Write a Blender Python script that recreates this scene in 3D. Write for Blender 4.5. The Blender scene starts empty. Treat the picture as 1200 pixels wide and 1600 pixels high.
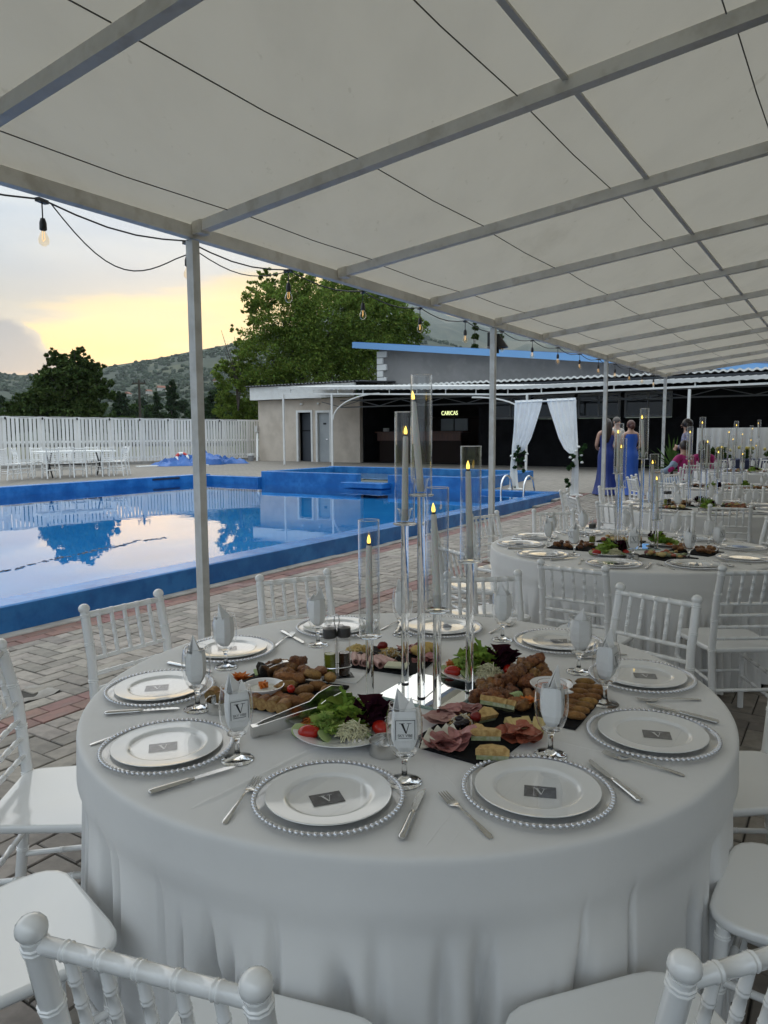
import bpy, math, random
import numpy as np
from mathutils import Vector, Matrix
random.seed(7)
SC = bpy.context.scene
COL = SC.collection

# ------------------------------------------------------------------ camera
CF, CP, CR, CH = 1146.286, 0.10516, 0.004717, 1.5518      # focal length (px of a 1600 px high frame), pitch, roll, height
cam = bpy.data.cameras.new('camera'); cam_o = bpy.data.objects.new('camera', cam); COL.objects.link(cam_o)
cam.sensor_fit = 'VERTICAL'; cam.sensor_height = 36.0; cam.lens = 36.0*CF/1600.0
cam.clip_start = 0.05; cam.clip_end = 20000
_r0 = Vector((1, 0, 0)); _u0 = Vector((0, math.sin(CP), math.cos(CP))); _b0 = Vector((0, -math.cos(CP), math.sin(CP)))
_u0 = Vector((0, math.sin(CP), math.cos(CP)))
_r = _r0*math.cos(CR) - _u0*math.sin(CR); _u = _u0*math.cos(CR) + _r0*math.sin(CR)
cam_o.matrix_world = Matrix(((_r.x, _u.x, _b0.x, 0), (_r.y, _u.y, _b0.y, 0), (_r.z, _u.z, _b0.z, CH), (0, 0, 0, 1)))
SC.camera = cam_o

# ------------------------------------------------------------------ light, sky, exposure
SUN_AZ, SUN_EL = math.radians(-17), math.radians(7)
SC.view_settings.view_transform = 'Standard'; SC.view_settings.look = 'None'
SC.view_settings.gamma = 1.0; SC.view_settings.use_curve_mapping = False
SC.view_settings.exposure = 1.38
SC.cycles.max_bounces = 16; SC.cycles.transmission_bounces = 14; SC.cycles.glossy_bounces = 6
SC.cycles.diffuse_bounces = 5; SC.cycles.transparent_max_bounces = 40; SC.cycles.volume_bounces = 1
SC.cycles.caustics_reflective = False; SC.cycles.caustics_refractive = False
SC.cycles.sample_clamp_indirect = 4.0
SC.cycles.use_denoising = True

class NT:
    """tiny helper to write node maths"""
    def __init__(s, tree): s.t = tree; s.n = tree.nodes; s.l = tree.links
    def node(s, typ, **kw):
        n = s.n.new(typ)
        for k, v in kw.items(): setattr(n, k, v)
        return n
    def put(s, sock, v):
        if isinstance(v, bpy.types.NodeSocket): s.l.new(v, sock)
        else:
            try: sock.default_value = v
            except Exception: sock.default_value = (*v, 1.0)
    def m(s, op, a, b=0.0, c=0.0):
        n = s.node('ShaderNodeMath', operation=op)
        s.put(n.inputs[0], a); s.put(n.inputs[1], b)
        if op in ('MULTIPLY_ADD', 'CLAMP'): s.put(n.inputs[2], c)
        return n.outputs[0]
    def step(s, x, lo, hi):
        n = s.node('ShaderNodeMapRange', interpolation_type='SMOOTHSTEP')
        s.put(n.inputs[0], x); n.inputs[1].default_value = lo; n.inputs[2].default_value = hi
        return n.outputs[0]
    def mix(s, f, a, b, blend='MIX'):
        n = s.node('ShaderNodeMix', data_type='RGBA', blend_type=blend)
        s.put(n.inputs[0], f); s.put(n.inputs[6], a); s.put(n.inputs[7], b)
        return n.outputs[2]
    def noise(s, vec, scale, detail=4.0, rough=.55, dim='3D', dist=0.0):
        n = s.node('ShaderNodeTexNoise', noise_dimensions=dim)
        if vec is not None: s.l.new(vec, n.inputs['Vector'])
        n.inputs['Scale'].default_value = scale; n.inputs['Detail'].default_value = detail
        n.inputs['Roughness'].default_value = rough; n.inputs['Distortion'].default_value = dist
        return n.outputs[0]
    def xyz(s, a, b, c):
        n = s.node('ShaderNodeCombineXYZ'); s.put(n.inputs[0], a); s.put(n.inputs[1], b); s.put(n.inputs[2], c)
        return n.outputs[0]

world = bpy.data.worlds.new('World'); SC.world = world; world.use_nodes = True
W = NT(world.node_tree); W.n.clear()
_co = W.node('ShaderNodeTexCoord').outputs['Generated']
_sep = W.node('ShaderNodeSeparateXYZ'); W.l.new(_co, _sep.inputs[0])
_az = W.m('MULTIPLY', W.m('ARCTAN2', _sep.outputs[0], _sep.outputs[1]), 57.2958)
_el = W.m('MULTIPLY', W.m('ARCSINE', _sep.outputs[2]), 57.2958)
_n1 = W.noise(W.xyz(W.m('MULTIPLY', _az, .035), W.m('MULTIPLY', _el, .16), 1.3), 1.0, 6, .6)
_n2 = W.noise(W.xyz(W.m('MULTIPLY', _az, .07), W.m('MULTIPLY', _el, .42), 7.1), 1.0, 6, .6)
_n3 = W.noise(_co, 5.0, 7, .6)
_n4 = W.noise(W.xyz(W.m('MULTIPLY', _az, .33), W.m('MULTIPLY', _el, .42), 2.7), 1.0, 6, .62)
# high grey cloud deck, cooler above and warmer towards the sunset
_deck = W.mix(W.step(_n1, .35, .68), (.34, .44, .575), (.52, .575, .615))
_ov = W.m('MULTIPLY_ADD', W.m('MAXIMUM', W.m('SUBTRACT', _sep.outputs[2], .16), 0.0), 4.6, 1.0)      # an overcast sky brightens evenly towards the zenith
_deck = W.mix(1.0, _deck, W.xyz(_ov, W.m('MULTIPLY', _ov, W.m('MULTIPLY_ADD', _ov, -.022, 1.022)), W.m('MULTIPLY', _ov, W.m('MULTIPLY_ADD', _ov, -.055, 1.055))), 'MULTIPLY')
_near = W.step(W.m('ABSOLUTE', W.m('SUBTRACT', _az, math.degrees(SUN_AZ))), 75, 8)
_warm = W.m('MULTIPLY', W.step(_el, 13.0, 7.0), _near)
_deck = W.mix(W.m('MULTIPLY', _warm, .65), _deck, (.62, .585, .50))
_deck = W.mix(W.m('MULTIPLY', W.step(_n2, .55, .75), W.m('MULTIPLY', W.step(_el, 19, 10), .30)), _deck, (.42, .43, .43))
# clear yellow slot under the deck, its upper edge climbing to the right
_edge = W.m('ADD', W.m('MULTIPLY_ADD', W.m('MINIMUM', _az, 12.0), .22, 14.3), W.m('MULTIPLY', W.m('SUBTRACT', _n2, .5), 6.5))
_slot = W.m('MULTIPLY', W.step(W.m('SUBTRACT', _edge, _el), -.4, 1.6), W.step(_near, .05, .75))
_gold = W.mix(W.step(_el, 3.5, 9.0), (1.30, .66, .17), (1.32, .96, .40))
_gold = W.mix(W.m('MULTIPLY', W.step(_n2, .40, .60), .70), _gold, (.90, .72, .42))
_sky = W.mix(_slot, _deck, _gold)
# towering cloud low on the left
_cum = W.m('ADD', W.m('SUBTRACT', W.m('MINIMUM', W.m('MULTIPLY_ADD', _az, -1.12, -20.4), 9.3), _el), W.m('MULTIPLY', W.m('SUBTRACT', _n4, .5), 5.0))
_cum = W.m('MULTIPLY', _cum, W.step(_az, -75, -45))
_cumc = W.mix(W.step(_cum, 0.2, 1.6), (.58, .57, .53), (.20, .28, .41))
_sky = W.mix(W.m('MULTIPLY', W.step(_cum, 0.0, .45), W.step(_el, 3.4, 4.6)), _sky, _cumc)
_ground = W.step(_el, -2.0, 0.0)
_sky = W.mix(_ground, (.10, .11, .10), _sky)
_bgc = W.node('ShaderNodeBackground'); W.l.new(_sky, _bgc.inputs[0]); _bgc.inputs[1].default_value = .365
_nis = W.node('ShaderNodeTexSky', sky_type='NISHITA', sun_disc=False)
_nis.sun_elevation = SUN_EL; _nis.sun_rotation = SUN_AZ
_bgn = W.node('ShaderNodeBackground'); W.l.new(_nis.outputs[0], _bgn.inputs[0]); _bgn.inputs[1].default_value = .08
_mx = W.node('ShaderNodeMixShader'); _mx.inputs[0].default_value = .92
W.l.new(_bgn.outputs[0], _mx.inputs[1]); W.l.new(_bgc.outputs[0], _mx.inputs[2])
W.l.new(_mx.outputs[0], W.node('ShaderNodeOutputWorld').inputs[0])

sun = bpy.data.lights.new('sun', 'SUN'); sun.energy = .5; sun.angle = math.radians(125); sun.color = (1.0, .82, .58)
sun_o = bpy.data.objects.new('sun', sun); COL.objects.link(sun_o)
_sd = Vector((math.sin(SUN_AZ)*math.cos(SUN_EL), math.cos(SUN_AZ)*math.cos(SUN_EL), math.sin(SUN_EL)))
sun_o.rotation_euler = _sd.to_track_quat('Z', 'Y').to_euler(); sun_o.location = _sd*60

# ------------------------------------------------------------------ layout frame: u along the pavilion's eave, v towards the pool
BX, BY, TH = -1.2637, 4.8936, 0.56818
EU = (math.sin(TH), math.cos(TH)); EV = (-EU[1], EU[0])
ROT_UV = math.atan2(EU[1], EU[0])          # local x -> u, local y -> v
def E(u, v, z=0.0): return Vector((BX+EU[0]*u+EV[0]*v, BY+EU[1]*u+EV[1]*v, z))
def to_uv(p): return ((p[0]-BX)*EU[0]+(p[1]-BY)*EU[1], (p[0]-BX)*EV[0]+(p[1]-BY)*EV[1])
def gz(u, v):                               # the paved ground climbs gently beyond the pavilion and the pool
    t = min(1.0, max(0.0, (u+.5*max(v-2, 0)-9)/10)); return .32*t*t*(3-2*t)
def gxy(x, y): return gz(*to_uv((x, y)))
def at(px, py, z):                          # where a measured sight line meets a table top at height z
    u = (px-600)*math.cos(CR)-(py-800)*math.sin(CR); w = (px-600)*math.sin(CR)+(py-800)*math.cos(CR)
    d = (u/CF, math.cos(CP)-w/CF*math.sin(CP), -math.sin(CP)-w/CF*math.cos(CP)); s = (z-CH)/d[2]
    return Vector((d[0]*s, d[1]*s, z))

# ------------------------------------------------------------------ materials
MATS = {}
def mat(name, col, rough=.5, metal=0.0, spec=.5, var=None, bump=None, coat=0.0, sss=0.0, rnd=0.0, island=0.0, emit=None, alpha=None, stretch=None, var2=None):
    if name in MATS: return MATS[name]
    m = bpy.data.materials.new(name); m.use_nodes = True; T = NT(m.node_tree); b = T.n['Principled BSDF']
    b.inputs['Base Color'].default_value = (*col, 1); b.inputs['Roughness'].default_value = rough
    b.inputs['Metallic'].default_value = metal; b.inputs['Specular IOR Level'].default_value = spec
    b.inputs['Coat Weight'].default_value = coat; b.inputs['Coat Roughness'].default_value = .08
    if sss: b.inputs['Subsurface Weight'].default_value = sss; b.inputs['Subsurface Scale'].default_value = .01
    tc = T.node('ShaderNodeTexCoord').outputs['Object']
    if stretch:
        mp = T.node('ShaderNodeMapping'); T.l.new(tc, mp.inputs[0]); mp.inputs['Scale'].default_value = stretch; tc = mp.outputs[0]
    c = None
    if var:                                  # (scale, colour at the other end, amount)
        f = T.m('MULTIPLY', T.step(T.noise(tc, var[0], 5, .6), .34, .68), var[2]); c = T.mix(f, (*col, 1), (*var[1], 1))
    if var2:
        f = T.m('MULTIPLY', T.step(T.noise(tc, var2[0], 3, .6), .5, .72), var2[2]); c = T.mix(f, c if c else (*col, 1), (*var2[1], 1))
    if rnd or island:
        r = T.node('ShaderNodeObjectInfo').outputs['Random'] if rnd else T.node('ShaderNodeNewGeometry').outputs['Random Per Island']
        a = rnd or island
        k = T.m('MULTIPLY_ADD', r, 2*a, 1-a)
        h = T.node('ShaderNodeHueSaturation'); T.put(h.inputs['Value'], k)
        T.put(h.inputs['Hue'], T.m('MULTIPLY_ADD', T.m('FRACT', T.m('MULTIPLY', r, 7.31)), .03, .485))
        T.put(h.inputs['Color'], c if c else (*col, 1)); c = h.outputs[0]
    if c: T.l.new(c, b.inputs['Base Color'])
    if bump:
        bn = T.node('ShaderNodeBump'); bn.inputs['Strength'].default_value = bump[1]; bn.inputs['Distance'].default_value = bump[2] if len(bump) > 2 else .01
        T.l.new(T.noise(tc, bump[0], 4, .6), bn.inputs['Height']); T.l.new(bn.outputs[0], b.inputs['Normal'])
    if emit: b.inputs['Emission Color'].default_value = (*emit[0], 1); b.inputs['Emission Strength'].default_value = emit[1]
    m.diffuse_color = (*col, 1)
    MATS[name] = m; return m

def thin_glass(name, tint=(1, 1, 1), refl=1.0):
    """thin clear wall: see-through with a Fresnel reflection"""
    if name in MATS: return MATS[name]
    m = bpy.data.materials.new(name); m.use_nodes = True; T = NT(m.node_tree); T.n.remove(T.n['Principled BSDF'])
    lw = T.node('ShaderNodeLayerWeight'); lw.inputs[0].default_value = .5; fr = T.m('MULTIPLY_ADD', T.m('POWER', lw.outputs['Facing'], 3.4), .92, .022)
    tr = T.node('ShaderNodeBsdfTransparent'); tr.inputs[0].default_value = (*tint, 1)
    gl = T.node('ShaderNodeBsdfGlossy'); gl.inputs['Roughness'].default_value = .02; gl.inputs[0].default_value = (1, 1, 1, 1)
    mx = T.node('ShaderNodeMixShader'); T.put(mx.inputs[0], T.m('MULTIPLY', fr, refl))
    T.l.new(tr.outputs[0], mx.inputs[1]); T.l.new(gl.outputs[0], mx.inputs[2]); T.l.new(mx.outputs[0], T.n['Material Output'].inputs[0])
    MATS[name] = m; return m
def solid_glass(name, col=(1, 1, 1), rough=0.0):
    if name in MATS: return MATS[name]
    m = mat(name, col, rough); b = m.node_tree.nodes['Principled BSDF']; b.inputs['Transmission Weight'].default_value = 1.0; b.inputs['IOR'].default_value = 1.5
    return m
def sheet(name, col, trans, var=None, stretch=None, col2=None):
    """thin sheet that lets part of the light through"""
    if name in MATS: return MATS[name]
    m = bpy.data.materials.new(name); m.use_nodes = True; T = NT(m.node_tree); T.n.remove(T.n['Principled BSDF'])
    tc = T.node('ShaderNodeTexCoord').outputs['Object']
    if stretch:
        mp = T.node('ShaderNodeMapping'); T.l.new(tc, mp.inputs[0]); mp.inputs['Scale'].default_value = stretch; tc = mp.outputs[0]
    c = (*col, 1)
    if var: c = T.mix(T.m('MULTIPLY', T.step(T.noise(tc, var[0], 6, .62), .38, .72), var[2]), (*col, 1), (*var[1], 1))
    if col2: c = T.mix(T.m('MULTIPLY', T.step(T.noise(tc, .9, 6, .7), .56, .78), .45), c, (*col2, 1)); c = T.mix(T.m('MULTIPLY', T.step(T.noise(tc, 14, 3, .6), .66, .74), .35), c, (*col2, 1))
    d = T.node('ShaderNodeBsdfDiffuse'); t = T.node('ShaderNodeBsdfTranslucent')
    if col2:
        bn = T.node('ShaderNodeBump'); bn.inputs['Strength'].default_value = .35; bn.inputs['Distance'].default_value = .02; T.l.new(T.noise(tc, 1.7, 3, .5), bn.inputs['Height'])
        T.l.new(bn.outputs[0], d.inputs['Normal']); T.l.new(bn.outputs[0], t.inputs['Normal'])
    T.put(d.inputs[0], c); T.put(t.inputs[0], c)
    mx = T.node('ShaderNodeMixShader'); mx.inputs[0].default_value = trans
    T.l.new(d.outputs[0], mx.inputs[1]); T.l.new(t.outputs[0], mx.inputs[2]); T.l.new(mx.outputs[0], T.n['Material Output'].inputs[0])
    MATS[name] = m; return m

# ------------------------------------------------------------------ mesh builder
class MB:
    def __init__(s): s.v = []; s.f = []; s.mi = []; s.cur = 0
    def add(s, vs, fs):
        o = len(s.v); s.v += [tuple(p) for p in vs]
        for f in fs: s.f.append(tuple(i+o for i in f)); s.mi.append(s.cur)
        return s
    def box(s, c, size, rz=0.0, M=None):
        x, y, z = (q/2 for q in size); P = [Vector((a*x, b*y, d*z)) for a in (-1, 1) for b in (-1, 1) for d in (-1, 1)]
        if M is not None: P = [M @ p for p in P]
        if rz: R = Matrix.Rotation(rz, 3, 'Z'); P = [R @ p for p in P]
        c = Vector(c)
        return s.add([p+c for p in P], [(0, 1, 3, 2), (4, 6, 7, 5), (0, 4, 5, 1), (2, 3, 7, 6), (0, 2, 6, 4), (1, 5, 7, 3)])
    def cbox(s, c, size, b=.004, rz=0.0, M=None):           # box with chamfered top edge
        x, y, z = (q/2 for q in size); c = Vector(c); P = []
        for (k, zz) in ((0, -z), (0, z-b), (b, z)):
            P += [Vector((sx*(x-k), sy*(y-k), zz)) for sx, sy in ((-1, -1), (1, -1), (1, 1), (-1, 1))]
        if M is not None: P = [M @ p for p in P]
        if rz: R = Matrix.Rotation(rz, 3, 'Z'); P = [R @ p for p in P]
        F = [(3, 2, 1, 0), (8, 9, 10, 11)]
        for k in (0, 4): F += [(k+i, k+(i+1) % 4, k+4+(i+1) % 4, k+4+i) for i in range(4)]
        return s.add([p+c for p in P], F)
    def bar(s, a, b, w, h, up=(0, 0, 1)):                    # rectangular bar from a to b
        a, b = Vector(a), Vector(b); d = (b-a).normalized(); x = d.cross(Vector(up)).normalized(); y = x.cross(d)
        P = [p+x*sx*w/2+y*sy*h/2 for p in (a, b) for sx, sy in ((-1, -1), (1, -1), (1, 1), (-1, 1))]
        return s.add(P, [(0, 1, 2, 3), (7, 6, 5, 4)]+[(i, i+4, (i+1) % 4+4, (i+1) % 4) for i in range(4)])
    def tube(s, pts, r, n=8, cap=True):
        pts = [Vector(p) for p in pts]; rr = r if isinstance(r, (list, tuple)) else [r]*len(pts); P = []
        ref = None
        for i, p in enumerate(pts):
            d = (pts[min(i+1, len(pts)-1)]-pts[max(i-1, 0)]).normalized()
            if ref is None: ref = d.orthogonal().normalized()
            x = (ref-d*ref.dot(d)).normalized(); ref = x; y = d.cross(x)
            P += [p+(x*math.cos(2*math.pi*k/n)+y*math.sin(2*math.pi*k/n))*rr[i] for k in range(n)]
        F = [(i*n+k, i*n+(k+1) % n, (i+1)*n+(k+1) % n, (i+1)*n+k) for i in range(len(pts)-1) for k in range(n)]
        if cap: F += [tuple(range(n-1, -1, -1)), tuple(range((len(pts)-1)*n, len(pts)*n))]
        return s.add(P, F)
    def lathe(s, prof, n=24, c=(0, 0, 0), close=False):
        c = Vector(c); P = []; 
        for r, z in prof: P += [c+Vector((r*math.cos(2*math.pi*k/n), r*math.sin(2*math.pi*k/n), z)) for k in range(n)]
        m = len(prof); F = [(i*n+k, i*n+(k+1) % n, ((i+1) % m)*n+(k+1) % n, ((i+1) % m)*n+k) for i in range(m if close else m-1) for k in range(n)]
        if not close:
            if prof[0][0] > 1e-6: F.append(tuple(range(n-1, -1, -1)))
            if prof[-1][0] > 1e-6: F.append(tuple(range((m-1)*n, m*n)))
        return s.add(P, F)
    def ell(s, c, r, n=10, m=7, M=None, rough=0.0, seed=0):
        c = Vector(c); r = r if isinstance(r, (list, tuple)) else (r, r, r); P = [Vector((0, 0, -r[2]))]
        rng = random.Random(seed)
        for j in range(1, m):
            a = -math.pi/2+math.pi*j/m
            for k in range(n):
                q = 1+rough*(rng.random()-.5)*2; t = 2*math.pi*k/n
                P.append(Vector((r[0]*math.cos(a)*math.cos(t)*q, r[1]*math.cos(a)*math.sin(t)*q, r[2]*math.sin(a)*q)))
        P.append(Vector((0, 0, r[2])))
        if M is not None: P = [M @ p for p in P]
        F = [(0, 1+(k+1) % n, 1+k) for k in range(n)]
        for j in range(m-2): F += [(1+j*n+k, 1+j*n+(k+1) % n, 1+(j+1)*n+(k+1) % n, 1+(j+1)*n+k) for k in range(n)]
        e = 1+(m-2)*n; F += [(e+k, e+(k+1) % n, e+n) for k in range(n)]
        return s.add([p+c for p in P], F)
    def prism(s, poly, z0, z1):
        n = len(poly); P = [(x, y, z0) for x, y in poly]+[(x, y, z1) for x, y in poly]
        return s.add(P, [tuple(range(n-1, -1, -1)), tuple(range(n, 2*n))]+[(i, (i+1) % n, n+(i+1) % n, n+i) for i in range(n)])
    def loft(s, rings, cap=True, closed=True):
        n = len(rings[0]); P = [p for r in rings for p in r]; kk = n if closed else n-1
        F = [(i*n+k, i*n+(k+1) % n, (i+1)*n+(k+1) % n, (i+1)*n+k) for i in range(len(rings)-1) for k in range(kk)]
        if cap and closed: F += [tuple(range(n-1, -1, -1)), tuple(range((len(rings)-1)*n, len(rings)*n))]
        return s.add(P, F)
    def quad(s, a, b, c, d): return s.add([a, b, c, d], [(0, 1, 2, 3)])
    def mesh(s, name, mats, smooth=0.6):
        me = bpy.data.meshes.new(name); me.from_pydata(s.v, [], s.f)
        for m in (mats if isinstance(mats, (list, tuple)) else [mats]): me.materials.append(m)
        if max(s.mi or [0]) > 0: me.polygons.foreach_set('material_index', s.mi)
        if smooth:
            me.polygons.foreach_set('use_smooth', [True]*len(me.polygons)); me.set_sharp_from_angle(angle=smooth)
        me.update(); return me
    def build(s, name, mats, parent=None, loc=None, rz=0.0, smooth=0.6, **kw):
        return put(name, s.mesh(name, mats, smooth), parent, loc, rz, **kw)
def put(name, me, parent=None, loc=None, rz=0.0, **kw):
    o = bpy.data.objects.new(name, me); COL.objects.link(o)
    if parent is not None: o.parent = parent
    if loc is not None: o.location = loc
    if rz: o.rotation_euler = (0, 0, rz)
    for k, v in kw.items():
        if v is not None: o[k] = v
    return o
def thing(name, label, cat, loc=(0, 0, 0), rz=0.0, group=None):
    return put(name, None, None, loc, rz, label=label, category=cat, group=group)
KIDS = {}
def kids(o):
    if o.name not in KIDS: KIDS[o.name] = [c for c in o.children]
    return KIDS[o.name]
def dup(o, loc=None, rz=None, label=None, group=None, parent=None):
    c = o.copy(); COL.objects.link(c)
    if parent is not None: c.parent = parent
    if loc is not None: c.location = loc
    if rz is not None: c.rotation_euler = (0, 0, rz)
    if label: c['label'] = label
    if group: c['group'] = group
    for ch in kids(o): dup(ch, parent=c)
    return c
def arc(c, r, a0, a1, n): return [(c[0]+r*math.cos(a0+(a1-a0)*i/n), c[1]+r*math.sin(a0+(a1-a0)*i/n)) for i in range(n+1)]
def pl(p, z): return (p[0], p[1], z)
# ================================================================== THE SETTING
def grid_uv(u0, u1, v0, v1, nu, nv, dz=0.0, zf=gz):
    m = MB(); P = [E(u0+(u1-u0)*i/nu, v0+(v1-v0)*j/nv) for i in range(nu+1) for j in range(nv+1)]
    P = [(p.x, p.y, zf(*to_uv(p))+dz) for p in P]
    return m.add(P, [(i*(nv+1)+j, (i+1)*(nv+1)+j, (i+1)*(nv+1)+j+1, i*(nv+1)+j+1) for i in range(nu) for j in range(nv)])
M_white = mat('white_paint', (.80, .80, .78), .42, var=(3, (.68, .67, .64), .6))
M_metalpost = mat('galvanised_post', (.72, .715, .69), .45, metal=.1, var=(6, (.52, .51, .48), .8), var2=(2.2, (.42, .35, .27), .45))
M_blue = mat('pool_blue_paint', (.010, .115, .35), .27, var=(2.2, (.035, .21, .52), .8), var2=(7, (.010, .10, .32), .6), bump=(30, .25, .004))
M_bed = mat('joint_sand', (.05, .046, .04), .95, var=(9, (.05, .047, .042), 1))
PAVE = dict(rough=.62, var=(16, (.17, .15, .13), .8), var2=(3.3, (.135, .12, .105), .75), bump=(90, .5, .002))
M_pave = mat('grey_paver', (.245, .218, .188), rnd=.26, **PAVE)
M_pave_i = mat('grey_paver_field', (.245, .218, .188), island=.26, **PAVE)
REDP = dict(rough=.65, var=(14, (.145, .075, .065), .9), var2=(3, (.20, .15, .135), .7), bump=(90, .5, .002))
M_red = mat('red_paver', (.20, .10, .085), rnd=.22, **REDP); M_red_i = mat('red_paver_field', (.20, .10, .085), island=.22, **REDP)
M_conc = mat('worn_concrete', (.34, .325, .30), .9, var=(5, (.22, .20, .18), .9), bump=(40, .5, .005))

def brick_floor(name, c1, c2, sc):
    m = mat(name, c1, .85); T = NT(m.node_tree); b = T.n['Principled BSDF']
    tc = T.node('ShaderNodeTexCoord').outputs['Object']; mp = T.node('ShaderNodeMapping'); T.l.new(tc, mp.inputs[0]); mp.inputs['Rotation'].default_value = (0, 0, -ROT_UV)
    br = T.node('ShaderNodeTexBrick'); T.l.new(mp.outputs[0], br.inputs['Vector']); br.inputs['Scale'].default_value = sc
    T.put(br.inputs['Color1'], (*c1, 1)); T.put(br.inputs['Color2'], (*c2, 1)); T.put(br.inputs['Mortar'], (.13, .12, .11, 1)); br.inputs['Mortar Size'].default_value = .018
    br.inputs['Brick Width'].default_value = .5; br.inputs['Row Height'].default_value = .25
    n = T.noise(tc, .9, 5, .6); c = T.mix(T.m('MULTIPLY', T.step(n, .4, .65), .55), br.outputs[0], (.23, .205, .175, 1)); T.l.new(c, b.inputs['Base Color']); return m
M_deck = brick_floor('far_paving', (.25, .225, .195), (.20, .18, .155), 2.1)

grid_uv(-12, 13.8, -14, 1.87, 60, 30, -.009).build('paving_bed', M_bed, kind='structure')
grid_uv(13.8, 40, -14, 30, 40, 40, -.003).build('pavement', M_deck, kind='structure')
grid_uv(-12, 13.8, 13.55, 30, 40, 24, -.003).build('pavement', M_deck, kind='structure')
grid_uv(12.95, 13.8, 1.87, 13.55, 3, 20, -.003).build('pavement', M_deck, kind='structure')
M_grass = mat('meadow', (.085, .10, .045), .95, var=(.08, (.13, .12, .06), .9), var2=(1.5, (.05, .07, .03), .6))
gm = MB()
for a in ((-70, 100, 30, 90, 30, 12), (-70, 100, -80, -14, 30, 12), (-70, -12, -14, 30, 10, 8), (40, 100, -14, 30, 10, 8)):
    q = grid_uv(*a, -.03); gm.add(q.v, q.f)
gm.build('ground', M_grass, kind='structure')

# ---- herringbone pavers between the tables and the pool
PL, PW, V0 = .24, .12, -.06
bands = {0, 1, 13, 14}
T1C = (.0605, 2.286); TR = .97
def project(p):
    x, y, z = p[0], p[1], p[2]-CH
    d = y*math.cos(CP)-z*math.sin(CP); v = -y*math.sin(CP)-z*math.cos(CP)
    if d < .05: return None
    a, b = x/d*CF, v/d*CF
    return (600+a*math.cos(CR)+b*math.sin(CR), 800-a*math.sin(CR)+b*math.cos(CR), d)
cells = []
for j in range(-58, 16):
    for i in range(-40, 114):
        k = (i-j) % 4
        if j in bands:
            if i % 2 == (j % 2): cells.append((i, j, 2, 1, True))
            continue
        if k == 0: cells.append((i, j, 2, 1, False))
        elif k == 3:
            if j+1 in bands: cells.append((i, j, 1, 1, False))
            else: cells.append((i, j, 1, 2, False))
        elif k == 2 and (j-1) in bands: cells.append((i, j, 1, 1, False))
cells = [c for c in cells if V0+(c[1]+c[3])*PW <= 1.755]
vis = []
for c in cells:
    p = E((c[0]+c[2]/2)*PW, V0+(c[1]+c[3]/2)*PW); q = project(p)
    if q is None or not (-60 < q[0] < 1260 and 640 < q[1] < 1680): continue
    hid = (((q[0]-636)/500)**2+((q[1]-1150)/180)**2 < 1) or (q[1] > 1150 and abs(q[0]-636) < 500) or not (0 < q[0] < 1200 and q[1] < 1600)
    vis.append((q[2]+(50 if hid else 0), c, p))
vis.sort(key=lambda a: a[0])
pmesh = {}
def paver_mesh(a, b, red):
    k = (a, b, red)
    if k not in pmesh: pmesh[k] = MB().cbox((0, 0, -.03), (a*PW-.007, b*PW-.007, .06), .004).mesh('paver', M_red if red else M_pave, .5)
    return pmesh[k]
pave = put('paving', None, None, (0, 0, 0), 0, kind='structure')
field, redfield = MB(), MB(); rng = random.Random(3)
# a drain hole where three pavers are broken out
hole = at(38, 1083, 0)
for n, (dd, c, p) in enumerate(vis):
    dz = rng.uniform(-.0025, .0025)+gz(*to_uv(p)); t = rng.uniform(-.006, .006); tilt = (rng.uniform(-.006, .006), rng.uniform(-.006, .006))
    if (p.xy-hole.xy).length < .13: continue
    if n < 300:
        o = put('paver', paver_mesh(c[2], c[3], c[4]), pave, (p.x, p.y, dz)); o.rotation_euler = (tilt[0], tilt[1], ROT_UV+t)
    else:
        (redfield if c[4] else field).cbox((p.x, p.y, dz-.03), (c[2]*PW-.007, c[3]*PW-.007, .06), .004, ROT_UV+t)
field.build('paver_field', M_pave_i, pave, kind='stuff', smooth=0); redfield.build('red_paver_field', M_red_i, pave, kind='stuff', smooth=0)
# broken drain
dm = MB(); ring = []
for rr, zz in ((.17, -.004), (.13, .001), (.085, -.004), (.06, -.05), (.055, -.12)):
    ring.append([(hole.x+rr*(1+.12*math.sin(3*t+rr*40)+.07*math.sin(7*t))*math.cos(t), hole.y+rr*(1+.12*math.sin(3*t+rr*40))*math.sin(t), zz+.004*math.sin(5*t)) for t in [2*math.pi*k/20 for k in range(20)]])
dr = thing('drain', 'broken hole in the paving with a rough concrete collar, left of the nearest table', 'drain', (0, 0, 0))
dm.loft(ring, cap=False).build('collar', M_conc, dr); MB().lathe([(0, -.05), (.062, -.05), (.062, -.055), (0, -.055)], 16, (hole.x, hole.y, 0)).build('cover', mat('iron', (.03, .028, .026), .7, metal=.4), dr)
# concrete strip at the foot of the pool rim
m = MB()
for i in range(22):
    u = -12+i*1.15; p = E(u+.57, 1.812, 0); m.cbox((p.x, p.y, gz(u+.57, 1.8)-.04+.012*rng.random()), (1.145, .118, .09), .01, ROT_UV)
m.build('kerb', M_conc, kind='structure')

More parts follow.
